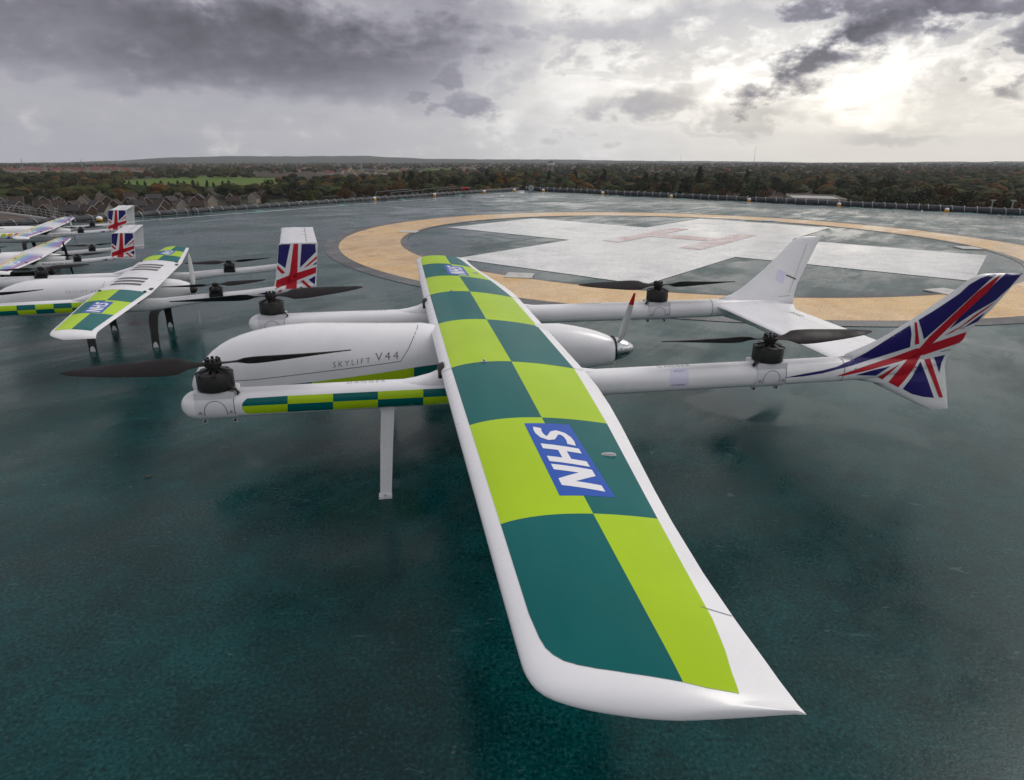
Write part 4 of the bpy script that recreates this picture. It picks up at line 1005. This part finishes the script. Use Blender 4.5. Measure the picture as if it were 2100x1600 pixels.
Geo().tube([(.09 * cos(a), .02, .17 + .09 * sin(a)) for a in [2 * pi * k / 16 for k in range(17)]], .014, 6).build('handwheel', 'red_paint', fm, 60)
p = ground(1079, 392) + rout * .35
fl = empty('floodlight', (p.x, p.y, 0)); fl.scale = (.72,) * 3; tag(fl, 'round pale floodlight standing at the far deck corner', 'floodlight')
Geo().tube([(.135 * cos(a), 0, .17 + .135 * sin(a)) for a in [2 * pi * k / 20 for k in range(21)]], .032, 8).build('rim', 'hoop_pale', fl, 60)
Geo().lathe([(.12, -.01), (.12, .05), (.06, .11), (.01, .12)], (0, 0, .17), 'y', 20).build('bowl', 'galv', fl, 50)
Geo().tube([(-.16, 0, .17), (-.16, 0, .02), (.16, 0, .02), (.16, 0, .17)], .012, 6).build('bracket', 'galv', fl, 50); Geo().box(-.10, .10, -.08, .08, -.03, .03).build('base', 'galv', fl)
# ---------------------------------------------------------------- the country round the hospital
random.seed(11)
HZ, TH = 329.0, 28.0
_n = ray(2100, HZ).cross(ray(0, HZ)).normalized()
if _n.z < 0: _n = -_n
TP = CAM - _n * TH
def tz(x, y): return TP.z - (_n.x * (x - TP.x) + _n.y * (y - TP.y)) / _n.z
def terr(px, py):
    d = ray(px, py); k = (TP - CAM).dot(_n) / d.dot(_n); return CAM + d * k
def at_dist(px, dist):
    d = ray(px, 340); d = Vector((d.x, d.y, 0)).normalized() * dist; return Vector((d.x, d.y, tz(d.x, d.y)))
def nmat(name, fn, rough=0.9, bump=0.0):
    m = bpy.data.materials.new(name); m.use_nodes = True; nt = m.node_tree; b = nt.nodes['Principled BSDF']
    ge = nt.nodes.new('ShaderNodeNewGeometry'); nt.links.new(fn(nt, ge.outputs['Position']), b.inputs['Base Color']); b.inputs['Roughness'].default_value = rough
    b.inputs['Specular IOR Level'].default_value = 0.2
    M[name] = m; return m
def land_c(nt, pos):
    c = mixc(nt, noise(nt, pos, .006, 5.0, .6).ss(.42, .58), (.018, .024, .009), (.035, .030, .014))
    return mixc(nt, noise(nt, pos, .0025, 4.0, .55).ss(.56, .62) * .8, c, (.055, .085, .014))
nmat('land', land_c)
nmat('grass_field', lambda nt, p: mixc(nt, noise(nt, p, .03, 5.0, .6).ss(.3, .7), (.065, .115, .010), (.095, .155, .016)))
nmat('plough', lambda nt, p: mixc(nt, noise(nt, p, .05, 5.0, .6).ss(.3, .7), (.040, .028, .020), (.060, .042, .030)))
nmat('hill', lambda nt, p: mixc(nt, noise(nt, p, .004, 6.0, .65).ss(.35, .65), (.030, .042, .030), (.055, .060, .040)))
v = []; f = []; RR = [20, 60, 120, 250, 500, 900, 1500, 2500, 4000, 6000, 8000, 10000]; NS = 72
for r in RR:
    for k in range(NS):
        a = 2 * pi * k / NS; x, y = r * sin(a), r * cos(a); v.append((x, y, tz(x, y)))
for i in range(len(RR) - 1):
    for k in range(NS): f.append((i * NS + k, i * NS + (k + 1) % NS, (i + 1) * NS + (k + 1) % NS, (i + 1) * NS + k))
f.append(tuple(range(NS)))
tag(pyd('terrain', v, f, 'land', None, True), 'dark wooded country below the deck', kind='structure')
def field(poly, m, lab, dz=.4):
    P = [terr(*q) for q in poly]; o = pyd('field', [(p.x, p.y, p.z + dz) for p in P], [tuple(range(len(P)))], m); tag(o, lab, kind='structure')
field([(236, 372), (330, 366), (420, 361.5), (560, 362), (575, 379), (480, 383), (360, 384), (245, 380)], 'grass_field', 'bright green meadow behind the houses')
field([(0, 399), (90, 398), (240, 393), (260, 400), (120, 404), (0, 406)], 'grass_field', 'green strip behind the houses')
field([(700, 350), (880, 347), (900, 351), (720, 356)], 'grass_field', 'pale green strip among hedges')
field([(870, 346), (985, 346), (985, 350), (870, 351)], 'grass_field', 'pale green strip by the far trees')
field([(520, 356), (800, 352), (790, 364), (520, 366)], 'plough', 'brown ploughed field')
field([(1490, 395), (1680, 388), (1690, 412), (1480, 412)], 'plough', 'brown ploughed field beyond the deck')
# far ridge
def ridge(name, dist, tab, m, lab, dep=1400):
    v = []; f = []; n = 90; x0, x1 = tab[0][0], tab[-1][0]
    for i in range(n + 1):
        px = x0 + (x1 - x0) * i / n; py = smooth_interp(tab, px) + random.uniform(-.5, .5)
        d = ray(px, py); hd = Vector((d.x, d.y, 0)).length; top = CAM + d * (dist / hd)
        u = Vector((d.x, d.y, 0)).normalized()
        for k, (dd, q) in enumerate(((-dep, 0), (-dep * .55, .45), (-dep * .2, .88), (0, 1), (dep * .5, .6), (dep, 0))):
            x, y = top.x + u.x * dd, top.y + u.y * dd; b_ = tz(x, y) - 2; v.append((x, y, b_ + (top.z - b_) * q))
    for i in range(n):
        for k in range(5): a = i * 6 + k; f.append((a, a + 1, a + 7, a + 6))
    tag(pyd(name, v, f, m, None, True), lab, kind='structure')
ridge('hills', 7500, [(-300, 338), (100, 334), (250, 329), (340, 323.5), (480, 320.5), (640, 320.5), (730, 319.5), (800, 322.5), (900, 326), (1000, 327), (1150, 327.5), (1300, 330), (1400, 333)], 'hill', 'long low wooded ridge on the horizon')
ridge('hills', 8300, [(1000, 330), (1200, 329.5), (1500, 331), (1700, 333.5), (1850, 333), (1900, 331.5), (2000, 332), (2060, 331), (2400, 333)], 'hill', 'faint far ridge under the bright sky')
# ---- trees
def leaf_mat(name, c):
    m = bpy.data.materials.new(name); m.use_nodes = True; nt = m.node_tree; b = nt.nodes['Principled BSDF']; b.inputs['Roughness'].default_value = .8; b.inputs['Specular IOR Level'].default_value = .15
    oi = nt.nodes.new('ShaderNodeObjectInfo'); ge = nt.nodes.new('ShaderNodeNewGeometry'); rn = X(nt, oi.outputs['Random'])
    n = noise(nt, ge.outputs['Position'], .9, 3.0, .6)
    lo = tuple(q * .55 for q in c); hi = tuple(q * 1.5 for q in c)
    cc = mixc(nt, n.ss(.3, .7), lo, hi); cc = mixc(nt, rn * .45, cc, tuple(q * .55 for q in c))
    nt.links.new(cc, b.inputs['Base Color']); M[name] = m
LEAF = {'dark': (.022, .027, .011), 'green': (.036, .046, .013), 'olive': (.052, .046, .015), 'rust': (.080, .042, .014), 'orange': (.17, .066, .010), 'lime': (.055, .068, .014), 'yellow': (.19, .11, .014)}
for k, c in LEAF.items(): leaf_mat('leaf_' + k, c)
mat('bark', (.035, .026, .018), .9)
def crown_mesh(seed, kind, nleaf=520):
    R = random.Random(seed); lobes = []
    if kind == 'round':
        for _ in range(9):
            a = R.uniform(0, 6.28); rr_ = R.uniform(.05, .30); lobes.append((rr_ * cos(a), rr_ * sin(a), R.uniform(.38, .82), R.uniform(.14, .24)))
        lobes.append((0, 0, .6, .30))
    elif kind == 'tall':
        for i in range(9): lobes.append((R.uniform(-.08, .08), R.uniform(-.08, .08), .22 + .085 * i, .17 - .010 * i * (1 if i > 4 else .3)))
    elif kind == 'cone':
        for i in range(11): lobes.append((R.uniform(-.03, .03), R.uniform(-.03, .03), .15 + .08 * i, .21 * (1 - i / 11.5)))
    else:
        for _ in range(8):
            a = R.uniform(0, 6.28); rr_ = R.uniform(.1, .42); lobes.append((rr_ * cos(a), rr_ * sin(a), R.uniform(.2, .62), R.uniform(.16, .26)))
    v = []; f = []
    for _ in range(nleaf):
        lx, ly, lz, lr = R.choice(lobes); d = Vector((R.gauss(0, 1), R.gauss(0, 1), R.gauss(0, 1))).normalized() * lr * (R.random() ** .28)
        c = Vector((lx, ly, lz)) + d; nn = (d.normalized() + Vector((R.gauss(0, .5), R.gauss(0, .5), R.gauss(0, .5)))).normalized()
        a = nn.orthogonal().normalized(); b_ = nn.cross(a); t = R.uniform(0, 6.28); a, b_ = a * cos(t) + b_ * sin(t), b_ * cos(t) - a * sin(t); s_ = R.uniform(.022, .05)
        o_ = len(v); v += [c + a * s_, c + b_ * s_ * .9, c - a * s_ * 1.1, c - b_ * s_]; f.append((o_, o_ + 1, o_ + 2, o_ + 3))
    me = bpy.data.meshes.new('crown'); me.from_pydata([tuple(p) for p in v], [], f); me.materials.append(M['leaf_dark']); return me
def trunk_mesh(seed):
    R = random.Random(seed); g = Geo(); g.tube([(0, 0, -.02), (0.005, 0, .15), (R.uniform(-.02, .02), .01, .35), (0, 0, .62)], [.030, .024, .018, .006], 6)
    for _ in range(4):
        a = R.uniform(0, 6.28); z = R.uniform(.25, .45); g.tube([(0, 0, z), (.1 * cos(a), .1 * sin(a), z + .12), (.22 * cos(a), .22 * sin(a), z + .22)], [.012, .008, .003], 5)
    o = g.build('trunk', 'bark'); me = o.data; bpy.data.objects.remove(o); return me
KINDS = ['round', 'round', 'round', 'tall', 'cone', 'bushy', 'round', 'bushy']
CR = [crown_mesh(50 + i, k) for i, k in enumerate(KINDS)]; TR = [trunk_mesh(80 + i) for i in range(4)]
NAMES = {'round': 'broadleaf_tree', 'tall': 'slender_tree', 'cone': 'conifer_tree', 'bushy': 'bushy_tree'}
ntree = 0
PALW = {'dark': 'dark green', 'green': 'mid green', 'olive': 'olive brown', 'rust': 'rust brown', 'orange': 'bright orange', 'lime': 'yellow green', 'yellow': 'golden yellow'}
KW = {'round': 'round crowned tree', 'tall': 'slender tree', 'cone': 'pointed conifer', 'bushy': 'low spreading tree'}
def tree(p, h, pal, kind=None, wid=1.0, label=None, where='in the woods below the deck'):
    global ntree
    i = random.randrange(8) if kind is None else random.choice([j for j, k in enumerate(KINDS) if k == kind])
    r = empty(NAMES[KINDS[i]], (p.x, p.y, p.z - .2), random.uniform(0, 6.28)); r.scale = (h * wid * random.uniform(.85, 1.2), h * wid * random.uniform(.85, 1.2), h)
    lb = label or (PALW[pal] + ' ' + KW[KINDS[i]] + ' ' + where); tag(r, lb, 'tree', None if label else lb)
    c = bpy.data.objects.new('crown', CR[i]); col.objects.link(c); c.parent = r; c.material_slots[0].link = 'OBJECT'; c.material_slots[0].material = M['leaf_' + pal]
    t = bpy.data.objects.new('trunk', TR[i % 4]); col.objects.link(t); t.parent = r; ntree += 1
def grove(n, x0, x1, d0, d1, hs, pals, kinds=None, wid=1.0, where=''):
    for _ in range(n):
        tree(at_dist(random.uniform(x0, x1), random.uniform(d0, d1)), random.uniform(*hs), random.choice(pals), None if kinds is None else random.choice(kinds), wid, where=where)
W = ['dark', 'dark', 'dark', 'green', 'olive', 'rust']
grove(26, -20, 240, 620, 900, (10, 15), ['dark', 'dark', 'green', 'olive'], where='in the dark wood beyond the estate houses')
for i in range(14):                                                                     # row of young trees on the meadow
    tree(terr(270 + i * 15.5 + random.uniform(-3, 3), 386), random.uniform(6, 9), random.choice(['dark', 'dark', 'green', 'rust']), 'tall', 1.15, where='in the row across the bright meadow')
grove(14, 40, 560, 430, 620, (6, 9), ['olive', 'rust', 'yellow', 'dark', 'green'], where='among the gardens of the estate houses')
grove(20, 540, 720, 520, 720, (10, 14), ['green', 'olive', 'lime', 'dark', 'dark'], where='beside the ploughed field beyond the access steps')
grove(10, 560, 690, 400, 460, (10, 13), ['lime', 'green', 'olive'], where='at the end of the estate houses')
grove(14, 690, 860, 430, 560, (11, 15), ['rust', 'rust', 'orange', 'olive', 'dark'], where='behind the left deck edge before the access steps')
grove(18, 800, 1000, 560, 760, (14, 20), ['dark', 'dark', 'green', 'olive'], where='among the tall trees beyond the access steps')
grove(10, 860, 1060, 480, 560, (9, 12), ['rust', 'olive', 'rust', 'yellow'], where='behind the far deck corner')
grove(28, 1000, 1320, 560, 800, (12, 18), ['dark', 'dark', 'green', 'olive', 'rust', 'yellow'], where='in the wood beyond the far deck corner')
grove(14, 1050, 1400, 470, 560, (9, 13), ['rust', 'olive', 'olive', 'dark'], where='along the lane behind the far deck corner')
grove(24, 1300, 1560, 480, 700, (13, 19), ['dark', 'green', 'dark', 'olive'], where='in the wood left of the ploughed field on the right')
for q in ((1240, 640, 21), (1436, 560, 24), (1326, 600, 19), (1348, 590, 18), (1534, 640, 21), (1180, 640, 20), (1126, 650, 19)): tree(at_dist(q[0], q[1]), q[2], 'dark', 'cone', 1.2, where='standing above the wood beyond the far deck corner')
grove(16, 1430, 1580, 400, 470, (9, 13), ['olive', 'green', 'lime', 'rust', 'dark'], where='beside the ploughed field near the cream shed')
grove(22, 1560, 1900, 520, 800, (12, 17), ['dark', 'dark', 'green', 'olive'], where='in the far wood above the cream shed')
grove(22, 1690, 1930, 300, 420, (11, 15), ['dark', 'dark', 'green', 'olive'], ['round', 'bushy'], where='right behind the cream shed')
grove(18, 1880, 2140, 330, 470, (12, 16), ['green', 'dark', 'olive', 'olive', 'rust'], ['round', 'bushy'], where='in the wood behind the large orange tree')
grove(10, 1950, 2160, 240, 320, (10, 13), ['dark', 'green', 'olive'], ['round', 'bushy'], where='close past the right deck edge beside the posts')
tree(at_dist(1945, 215), 13.5, 'orange', 'bushy', 1.1, 'large orange leaved tree just beyond the right deck edge'); tree(at_dist(1985, 225), 13, 'rust', 'bushy', 1.0, 'brown and orange tree beside the large orange tree'); tree(at_dist(1852, 215), 9.5, 'yellow', 'bushy', .9, 'low golden shrub left of the large orange tree')
tree(at_dist(1640, 330), 12, 'olive', 'round', 1.0, 'olive tree beside the cream shed')
# the mass of far woodland
wm = bpy.data.materials.new('far_leaves'); wm.use_nodes = True; nt = wm.node_tree; b = nt.nodes['Principled BSDF']; b.inputs['Roughness'].default_value = .9; b.inputs['Specular IOR Level'].default_value = .1
at_ = nt.nodes.new('ShaderNodeAttribute'); at_.attribute_name = 'tint'; nt.links.new(at_.outputs['Color'], b.inputs['Base Color']); M['far_leaves'] = wm
bmi = bmesh.new(); bmesh.ops.create_icosphere(bmi, subdivisions=2, radius=1.0); ico_v = [q.co.copy() for q in bmi.verts]; ico_f = [tuple(x.index for x in q.verts) for q in bmi.faces]; bmi.free()
shapes = []
for i in range(10):
    R = random.Random(i); sv = []
    for q in ico_v:
        k = 1 + R.uniform(-.28, .22); sv.append(Vector((q.x * k, q.y * k, (q.z * k if q.z > -.2 else -.2 + (q.z + .2) * .3))))
    shapes.append(sv)
def skip(px, d):
    py = HZ + TH * FPX / d
    for x0, x1, y0, y1 in ((240, 570, 361, 386), (0, 255, 397, 409), (700, 900, 347, 357), (870, 985, 345, 351.5), (520, 800, 353, 366), (1485, 1690, 390, 412), (0, 310, 343, 355), (400, 560, 397, 440)):
        if x0 < px < x1 and y0 < py < y1: return True
    return False
def woodland(name, n, dmin, dmax, lab, hmul=1.0):
    v = []; f = []; cols_ = []
    pal = [LEAF['dark'], LEAF['dark'], LEAF['dark'], LEAF['green'], LEAF['olive'], LEAF['olive'], LEAF['green'], LEAF['rust']]
    k = 0
    while k < n:
        px = random.uniform(-250, 2350); d = dmin * (dmax / dmin) ** (random.random() ** .85)
        if skip(px, d): k += .3; continue
        p = at_dist(px, d); h = random.uniform(5.5, 11) * hmul; w = h * random.uniform(.5, .8); s_ = random.choice(shapes); o_ = len(v); a = random.uniform(0, 6.28); ca, sa = cos(a), sin(a)
        v += [(p.x + (q.x * ca - q.y * sa) * w, p.y + (q.x * sa + q.y * ca) * w, p.z + h * .52 + q.z * h * .52) for q in s_]; f += [(i + o_, j + o_, l + o_) for i, j, l in ico_f]
        c = random.choice(pal); t = random.uniform(.5, 1.25); cols_ += [(c[0] * t, c[1] * t, c[2] * t, 1)] * len(s_); k += 1
    me = bpy.data.meshes.new(name); me.from_pydata(v, [], f); at2 = me.color_attributes.new('tint', 'FLOAT_COLOR', 'POINT'); at2.data.foreach_set('color', [q for c in cols_ for q in c])
    o = link(name, me, 'far_leaves'); tag(o, lab, kind='stuff')
woodland('woodland', 2600, 520, 1300, 'mass of dark trees stretching away beyond the deck')
woodland('far_woodland', 5200, 1200, 6500, 'far off trees merging into a dark band under the horizon', 1.15)
# ---- houses
mat('brick_brown', (.060, .033, .022), .85, var=.3, vscale=.8); mat('roof_brown', (.034, .020, .016), .8, var=.35, vscale=.7); mat('roof_grey', (.034, .030, .030), .8, var=.3, vscale=.7); mat('roof_red', (.16, .048, .036), .85, var=.3, vscale=.3)
mat('board_white', (.42, .41, .40), .6); mat('pane', (.05, .06, .07), .15); mat('render_cream', (.30, .26, .21), .8, var=.15, vscale=.6); mat('shed_roof', (.34, .34, .35), .6, var=.15, vscale=.3)
def house(L, Wd, eave, ridge_h, roofm, wallm):
    r = empty('brick_house', (0, 0, 0)); x, y = L / 2, Wd / 2
    w = pyd('wall', [(-x, -y, -3), (x, -y, -3), (x, y, -3), (-x, y, -3), (-x, -y, eave), (x, -y, eave), (x, y, eave), (-x, y, eave), (-x, 0, ridge_h - .1), (x, 0, ridge_h - .1)], [(0, 1, 5, 4), (2, 3, 7, 6), (1, 2, 6, 9, 5), (3, 0, 4, 8, 7), (4, 5, 9, 8), (6, 7, 8, 9)], wallm, r)
    g = Geo(); o = .4
    k = (ridge_h - eave) / y
    for sg in (-1, 1):
        g.loft([[Vector((xx, sg * (y + o), eave - o * k + .05)), Vector((xx, 0, ridge_h + .05)), Vector((xx, 0, ridge_h + .25)), Vector((xx, sg * (y + o), eave - o * k + .25))] for xx in (-x - .25, x + .25)])
    rf = g.build('roof', roofm, r)
    Geo().box(x * .45, x * .45 + .7, -.3, .4, ridge_h - .6, ridge_h + 1.1).build('chimney', wallm, rf)
    for xx in (-x - .34, x + .28):
        for sg in (-1, 1):
            Geo().loft([[Vector((xx + e_, sg * (y + o), eave - o * k - .12)), Vector((xx + e_, 0, ridge_h - .12)), Vector((xx + e_, 0, ridge_h + .27)), Vector((xx + e_, sg * (y + o), eave - o * k + .27))] for e_ in (0, .06)]).build('bargeboard', 'board_white', r)
    for yy, sg in ((-y, -1), (y, 1)):
        for xx in (-x * .55, x * .5):
            for zz in (1.0, eave - 1.7):
                fr_ = Geo().box(xx - .75, xx + .75, yy - .04, yy + .04, zz, zz + 1.25).build('window', 'board_white', r); Geo().box(xx - .65, xx + .65, yy - .06, yy + .06, zz + .1, zz + 1.15).build('pane', 'pane', fr_)
    Geo().box(-.5, .5, -y - .05, -y + .05, 0, 2.1).build('door', 'board_white', r)
    return r
HS = [house(10, 8, 4.8, 8.6, 'roof_brown', 'brick_brown'), house(12, 8.5, 4.6, 8.2, 'roof_grey', 'brick_brown'), house(8.5, 8, 5.0, 9.2, 'roof_brown', 'render_cream')]
spots = []
for row, (y_, x0, x1, n) in enumerate(((446, -10, 340, 8), (434, -20, 430, 11), (424, -20, 500, 12), (415, -10, 540, 11), (407, 60, 560, 9))):
    for i in range(n): spots.append((row, x0 + (x1 - x0) * (i + .5) / n + random.uniform(-9, 9), y_ + random.uniform(-2, 2)))
spots += [(9, q_[0], q_[1]) for q_ in ((1070, 392), (1130, 388), (1190, 390), (1215, 387), (1262, 392), (1290, 391), (1010, 376), (960, 374), (700, 368), (2060, 384), (2090, 388), (600, 398), (640, 402), (1830, 372), (1880, 371))]
used = [False] * 3
for i, q in enumerate(spots):
    k = (0, 1, 0, 1, 0, 2)[i % 6]; p = terr(q[1], q[2]); o = HS[k] if not used[k] else copy_tree(HS[k]); used[k] = True
    o.location = p; o.scale = (.74,) * 3; a = atan2(p.y, p.x); o.rotation_euler = (0, 0, a + random.choice((0, pi / 2, .5, -.4)) + random.uniform(-.2, .2))
    wr = {0: 'in the estate row just past the railed roof', 1: 'in the second estate row from the deck', 2: 'in the third estate row from the deck', 3: 'in the fourth estate row from the deck', 4: 'in the estate row along the meadow', 9: 'standing alone among the trees'}[q[0]]
    lb = ['brown roofed brick house', 'grey roofed brick house', 'brown roofed cream walled house'][k] + ' ' + wr; tag(o, lb, 'house', lb)
def far_house_mesh(L, Wd, e_, r_):
    x, y = L / 2, Wd / 2
    me = bpy.data.meshes.new('far_house'); me.from_pydata([(-x, -y, -2), (x, -y, -2), (x, y, -2), (-x, y, -2), (-x, -y, e_), (x, -y, e_), (x, y, e_), (-x, y, e_), (-x, 0, r_), (x, 0, r_)], [], [(0, 1, 5, 4), (2, 3, 7, 6), (1, 2, 6, 9, 5), (3, 0, 4, 8, 7), (5, 6, 9), (4, 5, 9, 8), (6, 7, 8, 9)])
    me.materials.append(M['render_cream']); me.materials.append(M['roof_red'])
    for q in me.polygons: q.material_index = 1 if q.index >= 5 else 0
    return me
fhm = [far_house_mesh(11, 8, 5.2, 9), far_house_mesh(16, 8, 5.5, 9.2), far_house_mesh(9, 9, 5, 9.5)]
for row, (y_, x0, x1, n) in enumerate(((354, 20, 305, 26), (350.5, 0, 300, 28), (347.5, 10, 250, 24), (345, 310, 560, 20), (343.5, 350, 660, 22))):
    for i in range(n):
        p = terr(x0 + (x1 - x0) * (i + .5) / n + random.uniform(-3, 3), y_ + random.uniform(-.8, .8)); o = bpy.data.objects.new('terrace_house', random.choice(fhm)); col.objects.link(o)
        o.location = p; o.rotation_euler = (0, 0, atan2(p.y, p.x) + pi / 2 + random.choice((0, pi / 2)) + random.uniform(-.15, .15)); tag(o, 'red roofed house in the far terraces beyond the dark wood', 'house', 'far red roofed terraces')
v = []; f = []; mi = []
for k in range(700):
    px = random.choice((random.uniform(560, 1050), random.uniform(1000, 2150), random.uniform(1000, 2150))); p = at_dist(px, random.uniform(1300, 4200)); a = random.uniform(0, 3.14); L_, W_, e_, r_ = random.uniform(8, 18), 8, 5, 8.5; x, y = L_ / 2, W_ / 2; o_ = len(v)
    for q in ((-x, -y, 0), (x, -y, 0), (x, y, 0), (-x, y, 0), (-x, -y, e_), (x, -y, e_), (x, y, e_), (-x, y, e_), (-x, 0, r_), (x, 0, r_)): v.append((p.x + q[0] * cos(a) - q[1] * sin(a), p.y + q[0] * sin(a) + q[1] * cos(a), p.z + q[2]))
    f += [tuple(o_ + i for i in q) for q in ((0, 1, 5, 4), (2, 3, 7, 6), (1, 2, 6, 9, 5), (3, 0, 4, 8, 7), (4, 5, 9, 8), (6, 7, 8, 9))]; mi += [0, 0, 0, 0, 1 + k % 2, 1 + k % 2]
o = pyd('far_town', v, f, ['render_cream', 'roof_red', 'roof_grey']); o.data.polygons.foreach_set('material_index', mi); tag(o, 'far off town houses scattered among the trees', kind='stuff')
# ---- single buildings
p = at_dist(1688, 235); rd = empty('flat_roofed_shed', (p.x, p.y, p.z), atan2(p.y, p.x) - pi / 2 + .12); tag(rd, 'long cream shed with pale flat roof just beyond the deck edge', 'shed')
zt = (CAM + ray(1688, 411) * (235 / Vector((ray(1688, 411).x, ray(1688, 411).y)).length)).z - p.z
Geo().box(-7.6, 7.6, -5, 22, -2, zt).build('wall', 'render_cream', rd); Geo().box(-7.8, 7.8, -5.2, 22.2, zt + .01, zt + .35).build('roof', 'shed_roof', rd)
for x0, x1, y0, y1 in ((-7.85, 7.85, -5.3, -5.0), (-7.85, 7.85, 22.0, 22.3), (-7.9, -7.6, -4.99, 21.99), (7.6, 7.9, -4.99, 21.99)): Geo().box(x0, x1, y0, y1, zt + .36, zt + .8).build('parapet', 'render_cream', rd)
for x in (-5, -1, 3): Geo().box(x - .9, x + .9, -5.06, -4.9, zt - 2.6, zt - 1.4).build('window', 'pane', rd)
Geo().box(5.8, 7.0, -5.08, -4.9, 0, 2.2).build('door', 'galv', rd)
# lower neighbouring roof with railing (left)
p = at_dist(70, 103); ro = empty('lower_roof_building', (p.x, p.y, p.z), 0); tag(ro, 'lower flat roofed building with railed edge beyond the net', 'building')
qs = [(-140, 421), (20, 440), (88, 449.5), (182, 470)]
P4 = []
zr = None
for q in qs:
    d = ray(*q); z_ = -8.6; P4.append(CAM + d * ((z_ - CAMH) / d.z))
back_ = [P4[-1] + Vector((-14, -40, 0)), P4[0] + Vector((-30, -40, 0))]
Pp = [q - Vector((p.x, p.y, p.z)) for q in P4 + back_]; nP = len(Pp)
mat('roof_felt', (.085, .062, .048), .85, var=.2, vscale=.4)
pyd('roof', [(q.x, q.y, q.z) for q in Pp] + [(q.x, q.y, q.z - .5) for q in Pp], [tuple(range(nP)), tuple(range(2 * nP - 1, nP - 1, -1))] + [(i, nP + i, nP + (i + 1) % nP, (i + 1) % nP) for i in range(nP)], 'roof_felt', ro)
pyd('wall', [(q.x * .998, q.y * .998, q.z - .51) for q in Pp] + [(q.x * .998, q.y * .998, -2) for q in Pp], [tuple(range(nP)), tuple(range(2 * nP - 1, nP - 1, -1))] + [(i, nP + i, nP + (i + 1) % nP, (i + 1) % nP) for i in range(nP)], 'brick_brown', ro)
for i in range(3):
    a, b_ = Pp[i], Pp[i + 1]; L_ = (b_ - a).length; n = max(2, int(L_ / 2.0)); dd = (b_ - a).normalized(); oo = Vector((-dd.y, dd.x, 0))
    Geo().loft([[q + oo * w + Vector((0, 0, h)) for w, h in ((-.15, .01), (.15, .01), (.15, .30), (-.15, .30))] for q in (a, b_)]).build('parapet', 'board_white', ro)
    for h in (.75, 1.15, 1.55): Geo().tube([a + Vector((0, 0, h)), b_ + Vector((0, 0, h))], .035, 6).build('rail', 'galv', ro)
    for k in range(n): q = a + (b_ - a) * (k / n); Geo().tube([q + Vector((0, 0, .3)), q + Vector((0, 0, 1.58))], .035, 6).build('post', 'galv', ro)
# lamp posts just past the right edge, masts on the horizon, water tower
for i, (px, d_, top) in enumerate(((2056, 95, 412), (2099, 90, 413))):
    p = at_dist(px, d_); dd = ray(px, top); z1 = (CAM + dd * (d_ / Vector((dd.x, dd.y)).length)).z
    o = Geo().tube([(0, 0, 0), (0, 0, (z1 - p.z) * .5), (0, 0, z1 - p.z)], [.14, .10, .07], 8).add(loft([[Vector((x, y, z1 - p.z + h)) for x, y in ((-.25, -.1), (.25, -.1), (.25, .1), (-.25, .1))] for h in (-.05, .08)])).build('lamp_post', 'galv'); o.location = p; tag(o, 'slim grey post rising past the right deck edge', 'post', 'posts past the right deck edge')
for px, d_, h in ((1395, 3500, 55), (1545, 3600, 95), (46, 2200, 34), (168, 2200, 32)):
    p = at_dist(px, d_); g = Geo(); g.tube([(0, 0, 0), (0, 0, h * .6), (0, 0, h)], [1.2, .8, .3], 4)
    for k in range(5): g.box(-1.6, 1.6, -.4, .4, h * (.4 + .12 * k), h * (.4 + .12 * k) + .8)
    o = g.build('radio_mast', 'galv'); o.location = p; tag(o, 'thin radio mast standing on the horizon', 'mast', 'masts on the horizon')
p = at_dist(1129, 1500); wt_ = empty('water_tower', p); tag(wt_, 'pale topped water tower rising from the far trees', 'water tower')
Geo().lathe([(8, 17), (9, 18), (9, 22), (8.5, 23)], n=20).build('tank', 'board_white', wt_, 30); Geo().lathe([(8.5, 23.01), (6, 25), (.5, 26.5)], n=20).build('tank_roof', 'roof_grey', wt_, 30)
for k in range(6): a = 2 * pi * k / 6; Geo().tube([(7 * cos(a), 7 * sin(a), 0), (7 * cos(a), 7 * sin(a), 17.2)], .6, 6).build('leg', 'galv', wt_)
for px, d_, w_, h_, m_, lab in ((2022, 2600, 34, 11, 'render_cream', 'cream office block on the far right horizon'), (2042, 2650, 40, 10, 'brick_brown', 'brown office block beside the cream one on the horizon')):
    p = at_dist(px, d_); r_ = empty('office_block', p, atan2(p.y, p.x) - pi / 2); tag(r_, lab, 'building'); Geo().box(-w_ / 2, w_ / 2, -8, 8, 0, h_).build('wall', m_, r_); Geo().box(-w_ / 2 - .5, w_ / 2 + .5, -8.5, 8.5, h_ + .01, h_ + 1).build('roof', 'roof_grey', r_)
    for k in range(2): Geo().box(-w_ / 2 + 1.5, w_ / 2 - 1.5, -8.15, -7.9, 2 + 4 * k, 3.8 + 4 * k).build('window_band', 'pane', r_)
# ---------------------------------------------------------------- the damp air
hm_ = bpy.data.materials.new('damp_air'); hm_.use_nodes = True; nt = hm_.node_tree; nt.nodes.clear()
ho = nt.nodes.new('ShaderNodeOutputMaterial'); pv_ = nt.nodes.new('ShaderNodeVolumePrincipled'); nt.links.new(pv_.outputs[0], ho.inputs['Volume'])
pv_.inputs['Color'].default_value = (.84, .88, .97, 1); pv_.inputs['Density'].default_value = 6e-5; pv_.inputs['Anisotropy'].default_value = 0.3
M['damp_air'] = hm_
hz_o = Geo().box(-10300, 10300, -10300, 10300, -420, 330).build('haze', 'damp_air'); tag(hz_o, 'thin damp haze over the country', kind='stuff')
